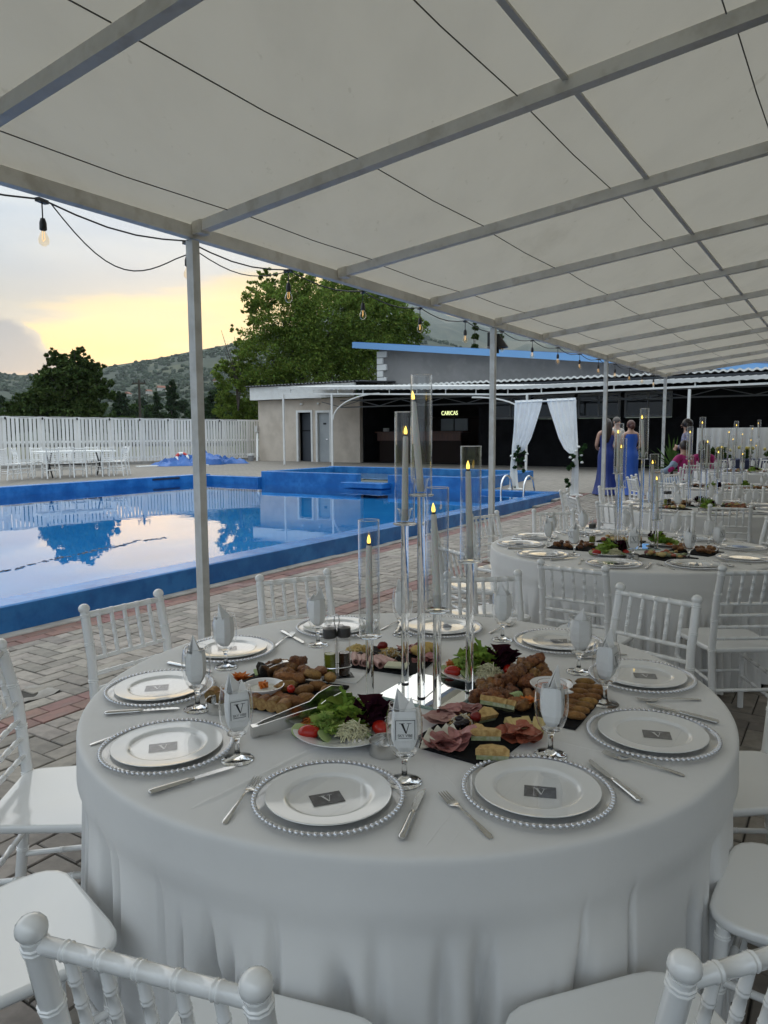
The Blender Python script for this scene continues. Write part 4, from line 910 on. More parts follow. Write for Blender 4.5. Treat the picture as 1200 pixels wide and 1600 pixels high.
def cutlery():
    f = MB(); prof = [(0, .0042, 0), (.004, .0062, .001), (.012, .0070, .002), (.03, .0062, .0035), (.06, .0042, .006), (.10, .0030, .008), (.125, .0032, .0075), (.133, .0050, .0060), (.140, .0105, .0035), (.150, .0122, .0024), (.158, .0122, .003)]
    f.loft([[(-w, y, z), (0, y, z+.0016), (w, y, z), (0, y, z-.0012)] for y, w, z in prof])
    for k in range(4):
        x = (-.0093+.0062*k); f.loft([[(x-w, y, z), (x+w, y, z), (x+w, y, z+.0014), (x-w, y, z+.0014)] for y, w, z in ((.157, .0024, .0025), (.175, .0019, .0035), (.192, .0013, .0062), (.198, .0005, .0075))])
    k_ = MB(); k_.loft([[(w*math.cos(a), y, .0062+h*math.sin(a)) for a in [2*math.pi*i/10 for i in range(10)]] for y, w, h in ((0, .004, .003), (.003, .0078, .0055), (.012, .0086, .006), (.05, .0078, .0056), (.092, .0066, .0050), (.097, .0078, .0056), (.100, .0060, .0048), (.108, .0052, .0042))])
    k_.loft([[(a, y, .0052), (b, y, .0058), (b, y, .0068), (a, y, .0070)] for y, a, b in ((.107, -.005, .0048), (.125, -.0085, .006), (.165, -.0092, .0066), (.19, -.0082, .0068), (.205, -.003, .0068), (.211, .004, .0060))])
    return f.mesh('fork', M_steel, .8), k_.mesh('knife', M_steel, .7)
fork_me, knife_me = cutlery()
gob = MB(); gob.lathe([(.012, .066), (.024, .069), (.031, .080), (.0375, .097), (.0415, .118), (.0425, .140), (.0405, .162), (.0365, .180), (.0352, .1865)], 40); gob.f = [f for f in gob.f if len(f) == 4]; gob.mi = [0]*len(gob.f); gob_me = gob.mesh('bowl', thin_glass('goblet_glass', (.985, .988, .988), 1.5), 1.4)
rim_me = MB().lathe([(.0352+.0009*math.cos(q), .1868+.0009*math.sin(q)) for q in [2*math.pi*k/6 for k in range(6)]], 40, close=True).mesh('rim', solid_glass('stem_glass', (.96, .97, .97)), 1.4)
stem_me = MB().lathe([(.001, 0), (.0395, .0), (.0405, .002), (.036, .0045), (.020, .0075), (.0095, .012), (.0065, .022), (.0058, .040), (.0075, .054), (.013, .063), (.024, .0685), (.012, .0678), (.001, .0672)], 32).mesh('stem', solid_glass('stem_glass', (.96, .97, .97)), 1.4)
def napkin(q):
    m = MB()                                         # folded paper: faceted wrap with flaps, flat printed front
    def ring(w, f, b, z, s=0.0): return [Vector(p) for p in ((-w, -f*.55, z+s), (-w*.86, -f, z), (w*.86, -f, z), (w, -f*.5, z-s), (w*.8, b*.7, z), (w*.1, b, z+s), (-w*.75, b*.75, z))]
    m.loft([ring(.012, .012, .012, .078), ring(.024, .0215, .02, .092), ring(.030, .0262, .027, .110), ring(.0315, .0272, .029, .135), ring(.030, .0268, .028, .158), ring(.027, .0245, .024, .178, .004)], cap=False)
    def flap(pts, th=.0012):
        P = [Vector((p[0]*q[0], p[1]+(q[2] if p[2] > .19 else 0), p[2] if p[2] < .19 else .19+(p[2]-.19)*q[1])) for p in pts]; n = (P[1]-P[0]).cross(P[2]-P[0]).normalized()*th; k = len(P)
        m.add(P+[p+n for p in P], [tuple(range(k-1, -1, -1)), tuple(range(k, 2*k))]+[(i, (i+1) % k, k+(i+1) % k, k+i) for i in range(k)])
    flap([(-.027, .004, .172), (.012, -.020, .176), (.016, -.006, .228)]); flap([(-.026, .010, .172), (.017, -.005, .226), (.027, .004, .172)])
    flap([(.027, -.008, .172), (.026, .014, .174), (.016, -.005, .226)]); flap([(-.0265, -.018, .176), (.002, -.0225, .177), (-.016, -.002, .204)])
    return m.mesh('napkin', M_nap, 0)
nap_me = [napkin(q) for q in ((1, 1, 0), (-1, .94, .004), (1, 1.05, -.006))]
def print_mesh():
    m = MB(); y = -.0296; z0 = .137
    def rect(a, b, c, d): m.quad((a, y, b), (c, y, b), (c, y, d), (a, y, d))
    w, h = .0225, .023
    rect(-w, z0-h, -w+.0014, z0+h); rect(w-.0014, z0-h, w, z0+h); rect(-w+.0015, z0+h-.0014, w-.0015, z0+h)
    for k, p in enumerate(vglyph(.028, .024)): m.add([(x, y-.00005*k, z0+.004+q) for x, q in p], [tuple(range(len(p)))])
    rect(-.016, z0-.0195, .016, z0-.0182)
    return m.mesh('letter', M_ink, 0)
prt_me = print_mesh(); bk_me = MB().box((0, -.0283, .137), (.049, .0014, .054)).mesh('print_panel', mat('napkin_panel', (.80, .80, .795), .9), 0)
fc = bpy.data.curves.new('words', 'FONT'); fc.body = 'SKY VIBE'; fc.size = .0092; fc.align_x = 'CENTER'; fc.materials.append(M_ink); fc.space_character = .95; wd_me = text_mesh(fc)
CH_ = []; SETS = {}
def setting(nm, i, c, z, a, glass=None, gface=None, card=0.0, fork=None, knife=None, full=True):
    """one place: c charger centre, a direction from the table centre in radians"""
    s = SEAT[i]; tag = '%s of the %s' % (s, nm)
    q = thing('charger', 'clear silver beaded charger at the %s' % tag, 'charger plate', (c[0], c[1], z), a+i, 'beaded chargers on the '+nm); put('charger_plate', ch_me, q); put('beads', bead_me, q)
    p = put('plate', pl_me, None, (c[0], c[1], z+.0036), 0, label='white china plate at the %s' % tag, category='plate', group='white plates on the '+nm)
    k = thing('place_card', 'small V card at the %s' % tag, 'card', (c[0]+.012*math.cos(a), c[1]+.012*math.sin(a), z+.0002), card if card else a+1.571+random.uniform(-.3, .3), 'place cards on the '+nm); put('card', card_me, k); put('letter', cardv_me, k)
    tx, ty = -math.sin(a), math.cos(a)
    for nme, me, pp, sd in (('fork', fork_me, fork, -1), ('knife', knife_me, knife, 1)):
        if pp == 0: continue
        if pp is None:
            st = (c[0]+tx*.195*sd+.095*math.cos(a), c[1]+ty*.195*sd+.095*math.sin(a)); r = a+math.pi/2+random.uniform(-.12, .12)
        else:
            A, B_ = at(*pp[0], z), at(*pp[1], z); st = (A.x, A.y); r = math.atan2(B_.y-A.y, B_.x-A.x)-math.pi/2
        put(nme, me, None, (st[0], st[1], z+.001), r, label='steel %s beside the plate at the %s' % (nme, tag), category=nme, group=nme+'s on the '+nm)
    g = glass if glass else (c[0]-.19*math.cos(a)+tx*.085, c[1]-.19*math.sin(a)+ty*.085); gf = gface if gface is not None else a+random.uniform(-.5, .5)
    o = thing('goblet', 'stemmed glass holding a napkin at the %s' % tag, 'glass', (g[0], g[1], z), 0, 'stemmed glasses on the '+nm); put('bowl', gob_me, o); put('stem', stem_me, o); put('rim', rim_me, o)
    n = put('napkin', nap_me[(i*7+len(nm)) % 3], None, (g[0], g[1], z), gf+math.pi/2, label='pointed napkin in the glass at the %s' % tag, category='napkin', group='folded napkins on the '+nm)
    if full and gface != 99:
        pb = put('print_panel', bk_me, n); put('letter', prt_me, pb); w = put('lettering', wd_me, pb, (0, -.0298, .121)); w.rotation_euler = (math.pi/2, 0, 0)
CPOS = [(-.125, 1.543), (.340, 1.569), (.708, 1.872), (.843, 2.338), (.667, 2.744), (.236, 2.966), (-.197, 2.974), (-.577, 2.664), (-.708, 2.247), (-.558, 1.810)]
GPX = [(632, 1222), (860, 1180), (945, 1100), (904, 1050), (785, 1000), (629, 992), (497, 1008), (353, 1043), (309, 1108), (371, 1187)]
GF = [-88, -20, -35, 25, 60, 90, 120, 150, -170, -62]
CARD = [20, -12, -14, -12, 5, 20, 0, 12, 12, 16]
FK = [((350, 1288), (412, 1208)), ((768, 1311), (680, 1233)), ((1070, 1213), (932, 1176)), ((1095, 1094), (1000, 1096)), ((979, 1023), (935, 1027)), ((765, 990), (795, 978)), ((595, 985), (625, 972)), ((428, 1012), (445, 1000)), 0, ((140, 1165), (165, 1158))]
KN = [((627, 1315), (660, 1240)), ((1001, 1256), (915, 1188)), ((1123, 1132), (1050, 1113)), ((1017, 1037), (930, 1030)), 0, ((618, 992), (632, 968)), ((440, 988), (482, 1011)), ((262, 1038), (345, 1055)), ((163, 1118), (305, 1108)), ((232, 1243), (385, 1196))]
ZT = .7512
for i in range(10):
    c = CPOS[i]; a = math.atan2(c[1]-T1C[1], c[0]-T1C[0]); g = at(*GPX[i], ZT)
    setting(TABLES[0][3], i, c, ZT, a, (g.x, g.y), math.radians(GF[i]), math.radians(CARD[i]), FK[i], KN[i])
for x, y, off, nm in TABLES[1:]:
    for i, a in enumerate(ANG):
        r = math.radians(a+off); setting(nm, i, (x+.757*math.cos(r), y+.757*math.sin(r)), gxy(x, y)+ZT, r, full=nm.startswith('second'))

# ================================================================== CANDLES
M_crys = solid_glass('crystal', (.97, .98, .98)); M_chim = thin_glass('chimney_glass', (.965, .97, .97), 1.6); M_wax = mat('grey_white_wax', (.86, .83, .78), .5, sss=.25)
M_flame = mat('flame_light', (1, .7, .1), .5, emit=((1, .64, .10), 1.05)); M_mirror = mat('mirror', (.90, .92, .91), .015, metal=1); M_gedge = mat('mirror_edge', (.25, .36, .33), .1)
chim_me = MB().lathe([(.0303, .004), (.0315, .004), (.0315, .350), (.0303, .350)], 48, close=True).mesh('chimney', M_chim, .9)
crim_me = MB().lathe([(.0309+.0010*math.cos(q), .3505+.0010*math.sin(q)) for q in [2*math.pi*k/6 for k in range(6)]], 48, close=True).mesh('rim', M_crys, 1.2)
disc_me = MB().lathe([(.001, 0), (.034, 0), (.037, .002), (.037, .0045), (.034, .0058), (.001, .0058)], 40).mesh('disc', M_crys, .9)
cup_me = MB().lathe([(.001, .006), (.010, .006), (.012, .012), (.018, .030), (.020, .044), (.024, .050), (.023, .052), (.018, .046), (.0145, .030), (.0115, .015), (.001, .014)], 24).mesh('cup', M_chim, .9)
wax_me = MB().lathe([(.001, .013), (.0106, .013), (.0100, .14), (.0082, .27), (.0066, .276), (.001, .277)], 16).mesh('wax', M_wax, .9)
fl_me = MB().lathe([(.001, .279), (.0042, .282), (.0054, .288), (.0044, .296), (.0022, .303), (.0003, .308)], 12).mesh('flame', M_flame, 1.5)
wk_me = MB().lathe([(.001, .276), (.0062, .2765), (.0055, .282), (.001, .284)], 12).mesh('wick_ring', M_black)
rods = {}
def candle(x, y, z, zd, lean, label, clabel, grp):
    h = round(zd-z, 3)
    if h not in rods: rods[h] = (MB().lathe([(.001, .004), (.0118, .004), (.0118, h), (.001, h)], 24).mesh('rod', M_crys, .9), MB().lathe([(.001, 0), (.0122, 0), (.0122, .0035), (.001, .0035)], 24).mesh('foot', M_black))
    t = thing('candle_holder', label, 'candle holder', (x, y, z), 0, 'crystal candle holders on the '+grp)
    put('rod', rods[h][0], t); put('foot', rods[h][1], t); put('disc', disc_me, t, (0, 0, h)); put('cup', cup_me, t, (0, 0, h)); put('chimney', chim_me, t, (0, 0, h)); put('rim', crim_me, t, (0, 0, h))
    w = thing('taper_candle', clabel, 'candle', (x, y, zd), 0, 'taper candles on the '+grp); w.rotation_euler = (lean[1], lean[0], random.random()*.0)
    put('wax', wax_me, w); put('flame', fl_me, w); put('wick_ring', wk_me, w)
ZM = .7595
ORD = ['leftmost and lowest', 'second tallest', 'tallest', 'second lowest', 'rightmost']
CB = [(-.045, 2.136, .952, (0.0, 0)), (.065, 2.28, 1.2705, (.01, 0)), (.11, 2.151, 1.3716, (-.085, 0)), (.149, 2.03, 1.055, (-.04, 0)), (.261, 2.2, 1.166, (-.03, 0))]
def mirror(x, y, z, r, nm, s=.27):
    t = thing('mirror_tray', 'square flat mirror under the candle holders of the '+nm, 'mirror', (x, y, z), r, 'mirror trays')
    MB().cbox((0, 0, .0035), (s, s, .007), .0035).build('glass', M_gedge, t, smooth=0); MB().box((0, 0, .00735), (s-.014, s-.014, .0005)).build('silvering', M_mirror, t, smooth=0)
mirror(.148, 2.214, .7512, math.radians(-32), 'nearest table', .262)
for k, (x, y, zd, ln) in enumerate(CB): candle(x, y, ZM, zd, ln, 'tall clear crystal candle holder with glass cylinder, %s of the nearest table' % ORD[k], 'grey white taper with amber flame, %s on the nearest table' % ORD[k], 'nearest table')
ORD2 = ['second tallest', 'medium', 'tallest', 'second lowest', 'lowest']
pat = {1: [(-.097, 0, 2), (-.04, .1, 5), (.075, 0, 3), (.19, .1, 4), (.15, -.1, 1)], 2: [(-.10, 0, 2), (.12, .06, 5), (.02, -.03, 3), (.19, -.05, 4), (-.02, .14, 1)], 3: [(-.02, .02, 2), (.10, .1, 5), (.05, -.06, 3), (-.12, .0, 4), (.17, -.05, 1)], 4: [(.04, .02, 2), (-.10, .1, 5), (.14, -.06, 3), (-.02, -.1, 4), (.2, .1, 1)]}
HT = {1: .952, 2: 1.2705, 3: 1.3716, 4: 1.055, 5: 1.166}
for ti in range(1, 5):
    x, y, off, nm = TABLES[ti]; z = gxy(x, y); mirror(x+.04, y, z+.7512, off*.1+ti, nm)
    for k, (dx, dy, ty) in enumerate(pat[ti]): candle(x+dx, y+dy, z+ZM, z+HT[ty], (random.uniform(-.06, .06), random.uniform(-.02, .02)), 'crystal candle holder with glass cylinder, %s of five on the %s' % (ORD2[k], nm), 'lit taper in a glass cylinder, %s of five on the %s' % (ORD2[k], nm), nm)
# ================================================================== FOOD AND TABLEWARE ON THE NEAREST TABLE
M_slate_b = mat('slate_board', (.012, .012, .013), .8, spec=.15, bump=(70, .4, .002))
M_fry = mat('fried_crumb', (.42, .20, .055), .5, rnd=.22, var=(60, (.17, .065, .018), .95), var2=(130, (.50, .29, .10), .7), bump=(260, 1.0, .006), stretch=(1, 1, 1))
M_fryd = mat('fried_chicken', (.31, .135, .038), .38, rnd=.3, var=(70, (.09, .028, .010), .95), var2=(110, (.36, .17, .05), .7), bump=(200, 1.0, .007))
M_cut = mat('cut_face', (.42, .27, .10), .7, var=(120, (.24, .12, .04), .9), bump=(200, .6, .003))
M_ham = mat('pink_ham', (.50, .235, .215), .45, var=(50, (.30, .105, .105), .8)); M_hamp = mat('pale_ham', (.50, .30, .26), .5, var=(50, (.42, .22, .20), .8))
M_salami = mat('salami', (.36, .085, .045), .45, var=(120, (.42, .17, .11), .7)); M_bres = mat('dark_ham', (.20, .055, .05), .5, var=(60, (.30, .12, .11), .7))
M_yel = mat('yellow_cheese', (.62, .48, .20), .5); M_wch = mat('white_cheese', (.70, .67, .55), .5); M_gch = mat('pale_green_cheese', (.60, .60, .42), .55)
M_crust = mat('bread_crust', (.64, .44, .18), .8, var=(60, (.36, .20, .06), .9), bump=(150, .6, .003)); M_fill = mat('herb_filling', (.26, .30, .13), .7, var=(70, (.45, .46, .34), .8), bump=(150, .6, .003))
M_olive = mat('black_olive', (.012, .007, .011), .2); M_tom = mat('tomato', (.42, .018, .010), .22); M_sdt = mat('dried_tomato', (.20, .012, .010), .3, bump=(90, .8, .004))
M_carrot = mat('carrot', (.62, .17, .02), .5); M_let = leaf_mat('lettuce_leaf', (.30, .46, .09), .45, .45); M_letp = leaf_mat('pale_lettuce', (.42, .56, .17), .45, .35)
M_rad = leaf_mat('radicchio', (.035, .010, .018), .2, .5); M_spr = mat('sprouts', (.62, .60, .40), .6, island=.2); M_cuc = mat('cucumber_flesh', (.42, .52, .24), .4); M_cucs = mat('cucumber_skin', (.03, .07, .02), .4)
M_egg = mat('egg_roll', (.60, .42, .13), .7, var=(50, (.48, .30, .08), .8)); M_dip = mat('herb_dip', (.72, .71, .64), .5, var=(150, (.55, .56, .48), .8), bump=(120, .6, .003))
rf_ = random.Random(21)
def board(cx, cy, z, deg, w, h, label, grp='slate boards'):
    return MB().cbox((0, 0, .004), (w, h, .008), .002).build('slate_board', M_slate_b, None, (cx, cy, z), math.radians(deg), smooth=0, label=label, category='slate board', group=grp)
def food(name, me, p, rz, label, cat, grp=None, tilt=(0, 0)):
    o = put(name, me, None, p, 0, label=label, category=cat, group=grp); o.rotation_euler = (tilt[0], tilt[1], rz); return o
ZB = ZT+.008
board(-.325, 2.20, ZT, -21, .35, .27, 'black slate board of croquettes and fried chicken at the left of the nearest table')
board(.03, 2.535, ZT, -24, .27, .25, 'black slate board of ham rolls and cheese behind the mirror of the nearest table')
board(.462, 2.125, ZT, -31.5, .31, .30, 'black slate board of fried chicken and sticks at the right of the nearest table')
board(.245, 1.885, ZT, -36, .24, .31, 'black slate board of cold cuts and sandwiches at the front of the nearest table')
crq = [MB().ell((0, 0, .016), (.030+.004*k, .019, .0165), 14, 9, rough=.10, seed=30+k).mesh('croquette', M_fry, 1.2) for k in range(3)]
cy_ = []
for k in range(3):
    m = MB(); R_ = Matrix.Rotation(math.pi/2, 3, 'X'); q = MB().lathe([(.001, -.021), (.0165, -.021), (.0185, -.017), (.019, .0), (.0185, .019), (.001, .021)], 14)
    m.add([R_ @ Vector(v)*(1+.05*rf_.random())+Vector((0, 0, .018)) for v in q.v], q.f); me = m.mesh('cut_roll', [M_fry, M_cut], .7); cy_.append(me)
    for p in me.polygons:
        if abs(p.normal.y) > .8: p.material_index = 1
lum = []
def crag(m, c, r, seed, amp=.45):
    o = len(m.v); m.ell(c, r, 18, 12); rr_ = sum(r)/3; c = Vector(c)
    for i in range(o, len(m.v)):
        p = Vector(m.v[i]); d = p-c; q = p/rr_*1.1+Vector((seed*3.1, seed, 2)); k = 1+amp*mnoise.noise(q)+amp*.6*mnoise.noise(q*2.3)+amp*.35*abs(mnoise.noise(q*5)); m.v[i] = tuple(c+d*k)
for k in range(4):
    m = MB(); rr = random.Random(50+k)
    for q in range(3): crag(m, (rr.gauss(0, .013), rr.gauss(0, .011), .017+rr.random()*.008), (.019+.010*rr.random(), .014+.007*rr.random(), .014+.005*rr.random()), k*5+q)
    lum.append(m.mesh('fried_chicken', M_fryd, 1.4))
def rowl(n): return ['first', 'second', 'third', 'fourth', 'fifth', 'sixth', 'seventh', 'eighth', 'ninth', 'tenth'][n]
for n, (x, y) in enumerate([(333, 1088), (348, 1091), (366, 1092), (383, 1094), (399, 1098), (413, 1101), (428, 1104), (443, 1108)]):
    food('cut_roll', cy_[n % 3], at(x, y+5, ZB), math.radians(-14+rf_.uniform(-8, 8)), 'breaded roll, %s from the left in front on the left slate board' % rowl(n), 'fried snack', 'front row of rolls on the left board')
for n, (x, y, r, up) in enumerate([(430, 1092, -8, 0), (440, 1098, -5, 0), (458, 1102, 10, 0), (478, 1098, 25, 0), (476, 1086, 35, .004), (448, 1084, 15, .012), (464, 1072, -20, .014), (488, 1068, -35, .02), (501, 1064, -60, .02), (516, 1070, -70, .012), (496, 1078, 40, 0), (448, 1074, 10, .02), (512, 1084, 45, 0)]):
    food('croquette', crq[n % 3], at(x, y+2, ZB)+Vector((0, 0, up)), math.radians(r), 'flat golden croquette among those piled on the left slate board', 'fried snack', 'golden croquettes on the left board', (rf_.uniform(-.25, .25), rf_.uniform(-.4, .4)))
for n, (x, y, up) in enumerate([(428, 1062, 0), (444, 1066, .004), (456, 1060, .012), (465, 1058, .024), (476, 1064, .01), (436, 1056, .014), (420, 1055, 0), (452, 1070, 0)]):
    food('fried_chicken', lum[n % 4], at(x, y, ZB)+Vector((0, 0, up)), n*1.3, 'dark fried chicken piece on the left slate board', 'fried chicken', 'fried chicken on the left board')
def bowl(p, label, deg=0, dip=True):
    t = thing('dip_bowl', label, 'bowl', p, deg, 'white dip bowls'); MB().lathe([(.001, 0), (.030, 0), (.034, .004), (.050, .022), (.0625, .038), (.0635, .041), (.0605, .041), (.047, .024), (.030, .008), (.001, .006)], 40).build('bowl', M_china, t, smooth=.9)
    MB().cbox((-.068, 0, .037), (.028, .032, .005), .002).build('handle', M_china, t)
    return t
b = bowl(at(412, 1090, ZB), 'white handled dip bowl of herb sauce on the left slate board', .4)
food('dip', MB().lathe([(.001, .030), (.02, .032), (.035, .029), (.049, .0275)], 24).mesh('dip', M_dip, 1.2), b.location.copy(), 0, 'creamy white herb dip in the left bowl', 'dip')
def curl(p, label, s=1.0):
    m = MB()
    for k in range(9): a = k*.7; m.box((.008*math.cos(a)*s, .008*math.sin(a)*s, .006+.004*(k % 3)), (.013, .005, .012), a, Matrix.Rotation(.5, 3, 'X'))
    food('carrot_curl', m.mesh('carrot_curl', M_carrot, 0), p, 0, label, 'garnish')
curl(b.location+Vector((0, 0, .031)), 'orange carrot garnish on the white dip in the left bowl')
def flower(p, label, s=1.0):
    m = MB()
    for k in range(16):
        a = k*2.4; q = .35+.65*(k/16); R_ = Matrix.Rotation(a, 3, 'Z') @ Matrix.Rotation(-.25-.75*(1-q), 3, 'Y'); m.add([R_ @ Vector(v)*s for v in ((0, -.004, .004), (.02, -.0065, .006), (.038*q+.006, 0, .003), (.02, .0065, .006), (.015, 0, .0005))], [(0, 1, 2, 3), (0, 4, 2), (4, 0, 3)])
    food('carrot_flower', m.mesh('carrot_flower', M_carrot, 0), p, 0, label, 'garnish')
flower(at(376, 1070, ZB)+Vector((0, 0, .012)), 'orange carrot flower at the rear left corner of the left slate board', 1.25)
def fan(p, r, label):
    m = MB()
    for k in range(9): a = -.7+1.4*k/8; m.add([Matrix.Rotation(a, 3, 'Z') @ Vector(v) for v in ((0, 0, .004), (.030, -.004, .010), (.036, 0, .012), (.030, .004, .010))], [(0, 1, 2, 3)]); m.tube([(0, 0, .004), Matrix.Rotation(a, 3, 'Z') @ Vector((.032, 0, .014))], .0028, 6)
    food('cucumber_fan', m.mesh('cucumber_fan', M_cuc, .8), p, r, label, 'garnish')
fan(at(400, 1060, ZB)+Vector((0, 0, .006)), 1.2, 'pale green cucumber fan beside the carrot flower on the left slate board')
cher = MB().ell((0, 0, .011), .0125, 12, 8).mesh('cherry_tomato', M_tom, 1.2)
food('cherry_tomato', cher, at(455, 1096, ZB)+Vector((0, 0, .028)), 0, 'halved cherry tomato lying on the golden croquettes of the left board', 'tomato')
food('cold_roll', MB().ell((0, 0, .012), (.03, .014, .012), 10, 7).mesh('cold_roll', M_hamp, 1.2), at(371, 1085, ZB), .3, 'pale pink rolled slice by the dip bowl on the left slate board', 'ham')

# back board: ham rolls, cheese slabs, sprouts, egg roll
roll_me = []
for k in range(2):
    m = MB(); R_ = Matrix.Rotation(math.pi/2, 3, 'X'); q = MB().lathe([(.0125, -.045), (.0135, -.02), (.0125, .04), (.0085, .04), (.0085, -.045)], 14, close=True); m.add([R_ @ Vector(v)+Vector((0, 0, .0135)) for v in q.v], q.f); roll_me.append(m.mesh('ham_roll', M_hamp, .8))
for n, (x, y, r) in enumerate([(555, 1043, 5), (563, 1044, 10), (569, 1045, 5), (575, 1046, 12), (588, 1048, 22), (598, 1047, 32), (606, 1046, 38)]):
    food('ham_roll', roll_me[n % 2], at(x, y-8, ZB), math.radians(r), 'pale pink ham roll, %s from the left in front on the rear slate board' % rowl(n), 'ham', 'ham rolls on the rear board')
for k in range(4): food('cheese_slab', MB().cbox((0, 0, .003), (.075, .052, .006), .001).mesh('cheese_slab', M_gch, 0), at(619, 1041, ZB+.0062*k)+Vector((.001*k, .002*k, 0)), math.radians(-14), 'pale cheese slice stacked at the front of the rear slate board', 'cheese', 'cheese slices on the rear board')
def heap(name, n, rx, ry, h, sz, mats, seed, thin=True):
    m = MB(); rr = random.Random(seed)
    for k in range(n):
        a = rr.random()*6.28; q = rr.random()**.6; x, y = rx*q*math.cos(a), ry*q*math.sin(a); z = h*(1-q*q)*rr.uniform(.5, 1); m.cur = rr.randrange(len(mats)); d = Vector((rr.gauss(0, 1), rr.gauss(0, 1), rr.gauss(0, .5))).normalized()*sz
        m.tube([Vector((x, y, z+.003))-d, Vector((x, y, z+.003+sz*.4)), Vector((x, y, z+.003))+d+Vector((rr.gauss(0, sz*.3), rr.gauss(0, sz*.3), 0))], .0016 if thin else .004, 5)
    return m.mesh(name, mats, 1)
food('noodle_salad', heap('noodle_salad', 90, .035, .025, .03, .016, [M_crust, M_egg, M_wch], 5), at(609, 1028, ZB), 0, 'heap of pale shredded cheese in the middle of the rear slate board', 'shredded cheese')
food('cheese_sticks', heap('cheese_sticks', 40, .05, .03, .022, .018, [M_egg, M_yel], 6, False), at(562, 1020, ZB), 0, 'yellow cheese sticks at the left rear of the rear slate board', 'cheese sticks')
food('dried_tomato', MB().ell((0, 0, .016), (.02, .012, .016), 10, 7, rough=.1, seed=2).mesh('dried_tomato', M_sdt, 1), at(598, 1021, ZB)+Vector((0, 0, .012)), 0, 'dark red dried tomato on top of the rear slate board', 'tomato')
def folded(n, rx, ry, seed, mats, r=.034, h=.012):
    """loosely folded thin slices"""
    m = MB(); rr = random.Random(seed)
    for k in range(n):
        a = rr.random()*6.28; cx, cy, cz = rx*(rr.random()*2-1), ry*(rr.random()*2-1), .003+.0035*k; m.cur = k % len(mats); R_ = []
        f1, p1_ = rr.randint(2, 3), rr.random()*6
        for q in (0.02, .5, .8, 1.0): R_.append([Vector((cx+r*q*math.cos(t), cy+r*.8*q*math.sin(t), cz+q*q*h*(.5+.5*math.sin(f1*t+p1_))+.0015*math.sin(7*t+k))) for t in [2*math.pi*i/22 for i in range(22)]])
        m.loft(R_, cap=False)
    return m.mesh('sliced_meat', mats, 1.4)
food('sliced_meat', folded(6, .03, .02, 3, [M_ham, M_bres]), at(645, 1020, ZB), .3, 'folded pink ham at the right of the rear slate board', 'ham')
food('sliced_meat', folded(4, .025, .012, 13, [M_bres, M_ham], .03), at(660, 1036, ZB), .5, 'dark folded ham at the right front of the rear slate board', 'ham')
for k, (x, y) in enumerate(((657, 1019), (669, 1014))): food('egg_roll', MB().ell((0, 0, .02), (.038, .022, .02), 14, 9, rough=.04, seed=k).mesh('egg_roll', M_egg, 1.2), at(x, y+6, ZB), -.4, 'yellow omelette roll at the right end of the rear slate board, %s' % ('nearer the rods' if k == 0 else 'nearer the salad'), 'egg roll')
for n, (x, y) in enumerate(((577, 1030), (585, 1031), (563, 1032))): food('black_olive', MB().ell((0, 0, .01), (.012, .010, .010), 10, 7).mesh('black_olive', M_olive, 1.2), at(x, y, ZB)+Vector((0, 0, .012)), 0, 'black olive between the ham rolls of the rear slate board', 'olive', 'olives on the rear board')

# right board: fried chicken, sticks, dip bowl, garnish
for n, (x, y, up) in enumerate([(748, 1098, 0), (760, 1090, 0), (772, 1094, 0), (783, 1086, .01), (795, 1080, .018), (808, 1074, .028), (820, 1068, .03), (832, 1062, .034), (846, 1066, .02), (824, 1080, .008), (780, 1076, .006), (768, 1082, .01), (800, 1092, 0), (852, 1076, .01), (835, 1075, .02), (838, 1060, .045), (790, 1098, 0), (770, 1102, 0)]):
    food('fried_chicken', lum[n % 4], at(x, y, ZB)+Vector((0, 0, up)), n*1.7, 'dark fried chicken piece on the right slate board', 'fried chicken', 'fried chicken on the right board')
stick = [MB().ell((0, 0, .012), (.031, .0115, .012), 12, 8, rough=.07, seed=70+k).mesh('fried_stick', M_fry, 1.2) for k in range(3)]
for n, (x, y, up) in enumerate([(898, 1124, 0), (905, 1116, 0), (912, 1109, 0), (918, 1102, 0), (924, 1095, 0), (928, 1088, 0), (932, 1081, 0), (888, 1112, 0), (893, 1104, 0), (899, 1096, .002), (904, 1089, .004), (909, 1082, .006), (914, 1075, .008)]):
    food('fried_stick', stick[n % 3], at(x, y, ZB)+Vector((0, 0, up)), math.radians(-12+rf_.uniform(-8, 8)), 'golden fried stick, %s from the front in the %s column of the right slate board' % (rowl(n % 7), 'outer' if n < 7 else 'inner'), 'fried snack', 'fried sticks on the right board')
for n, (x, y) in enumerate([(806, 1106), (818, 1110), (826, 1094), (842, 1096), (868, 1084), (882, 1078), (850, 1112), (872, 1120), (884, 1096)]):
    food('croquette', crq[n % 3], at(x, y, ZB), n*.8, 'flat golden croquette near the dip bowl of the right slate board', 'fried snack', 'golden croquettes on the right board')
b = bowl(at(861, 1094, ZB)+Vector((0, 0, .012)), 'white handled dip bowl of pink sauce on the right slate board', 2.0)
food('dip', MB().lathe([(.001, .030), (.02, .031), (.035, .029), (.049, .0275)], 24).mesh('dip', mat('pink_dip', (.62, .30, .22), .4), 1.2), b.location.copy(), 0, 'orange pink dip in the right bowl', 'dip')
def scroll(p, r, label):
    m = MB()
    for j in range(5): m.tube([(.012*math.cos(a)*(1-.1*a)+.004*j, -.012+.006*j, .018+.012*math.sin(a)*(1-.1*a)) for a in [k*.5 for k in range(12)]]+[(.05+.004*j, -.012+.006*j, .004)], .0028, 6)
    food('celery_scroll', m.mesh('celery_scroll', M_cuc, 1), p, r, label, 'garnish')
scroll(at(800, 1100, ZB)+Vector((0, 0, .008)), -.4, 'curled pale green celery strips on the right slate board')
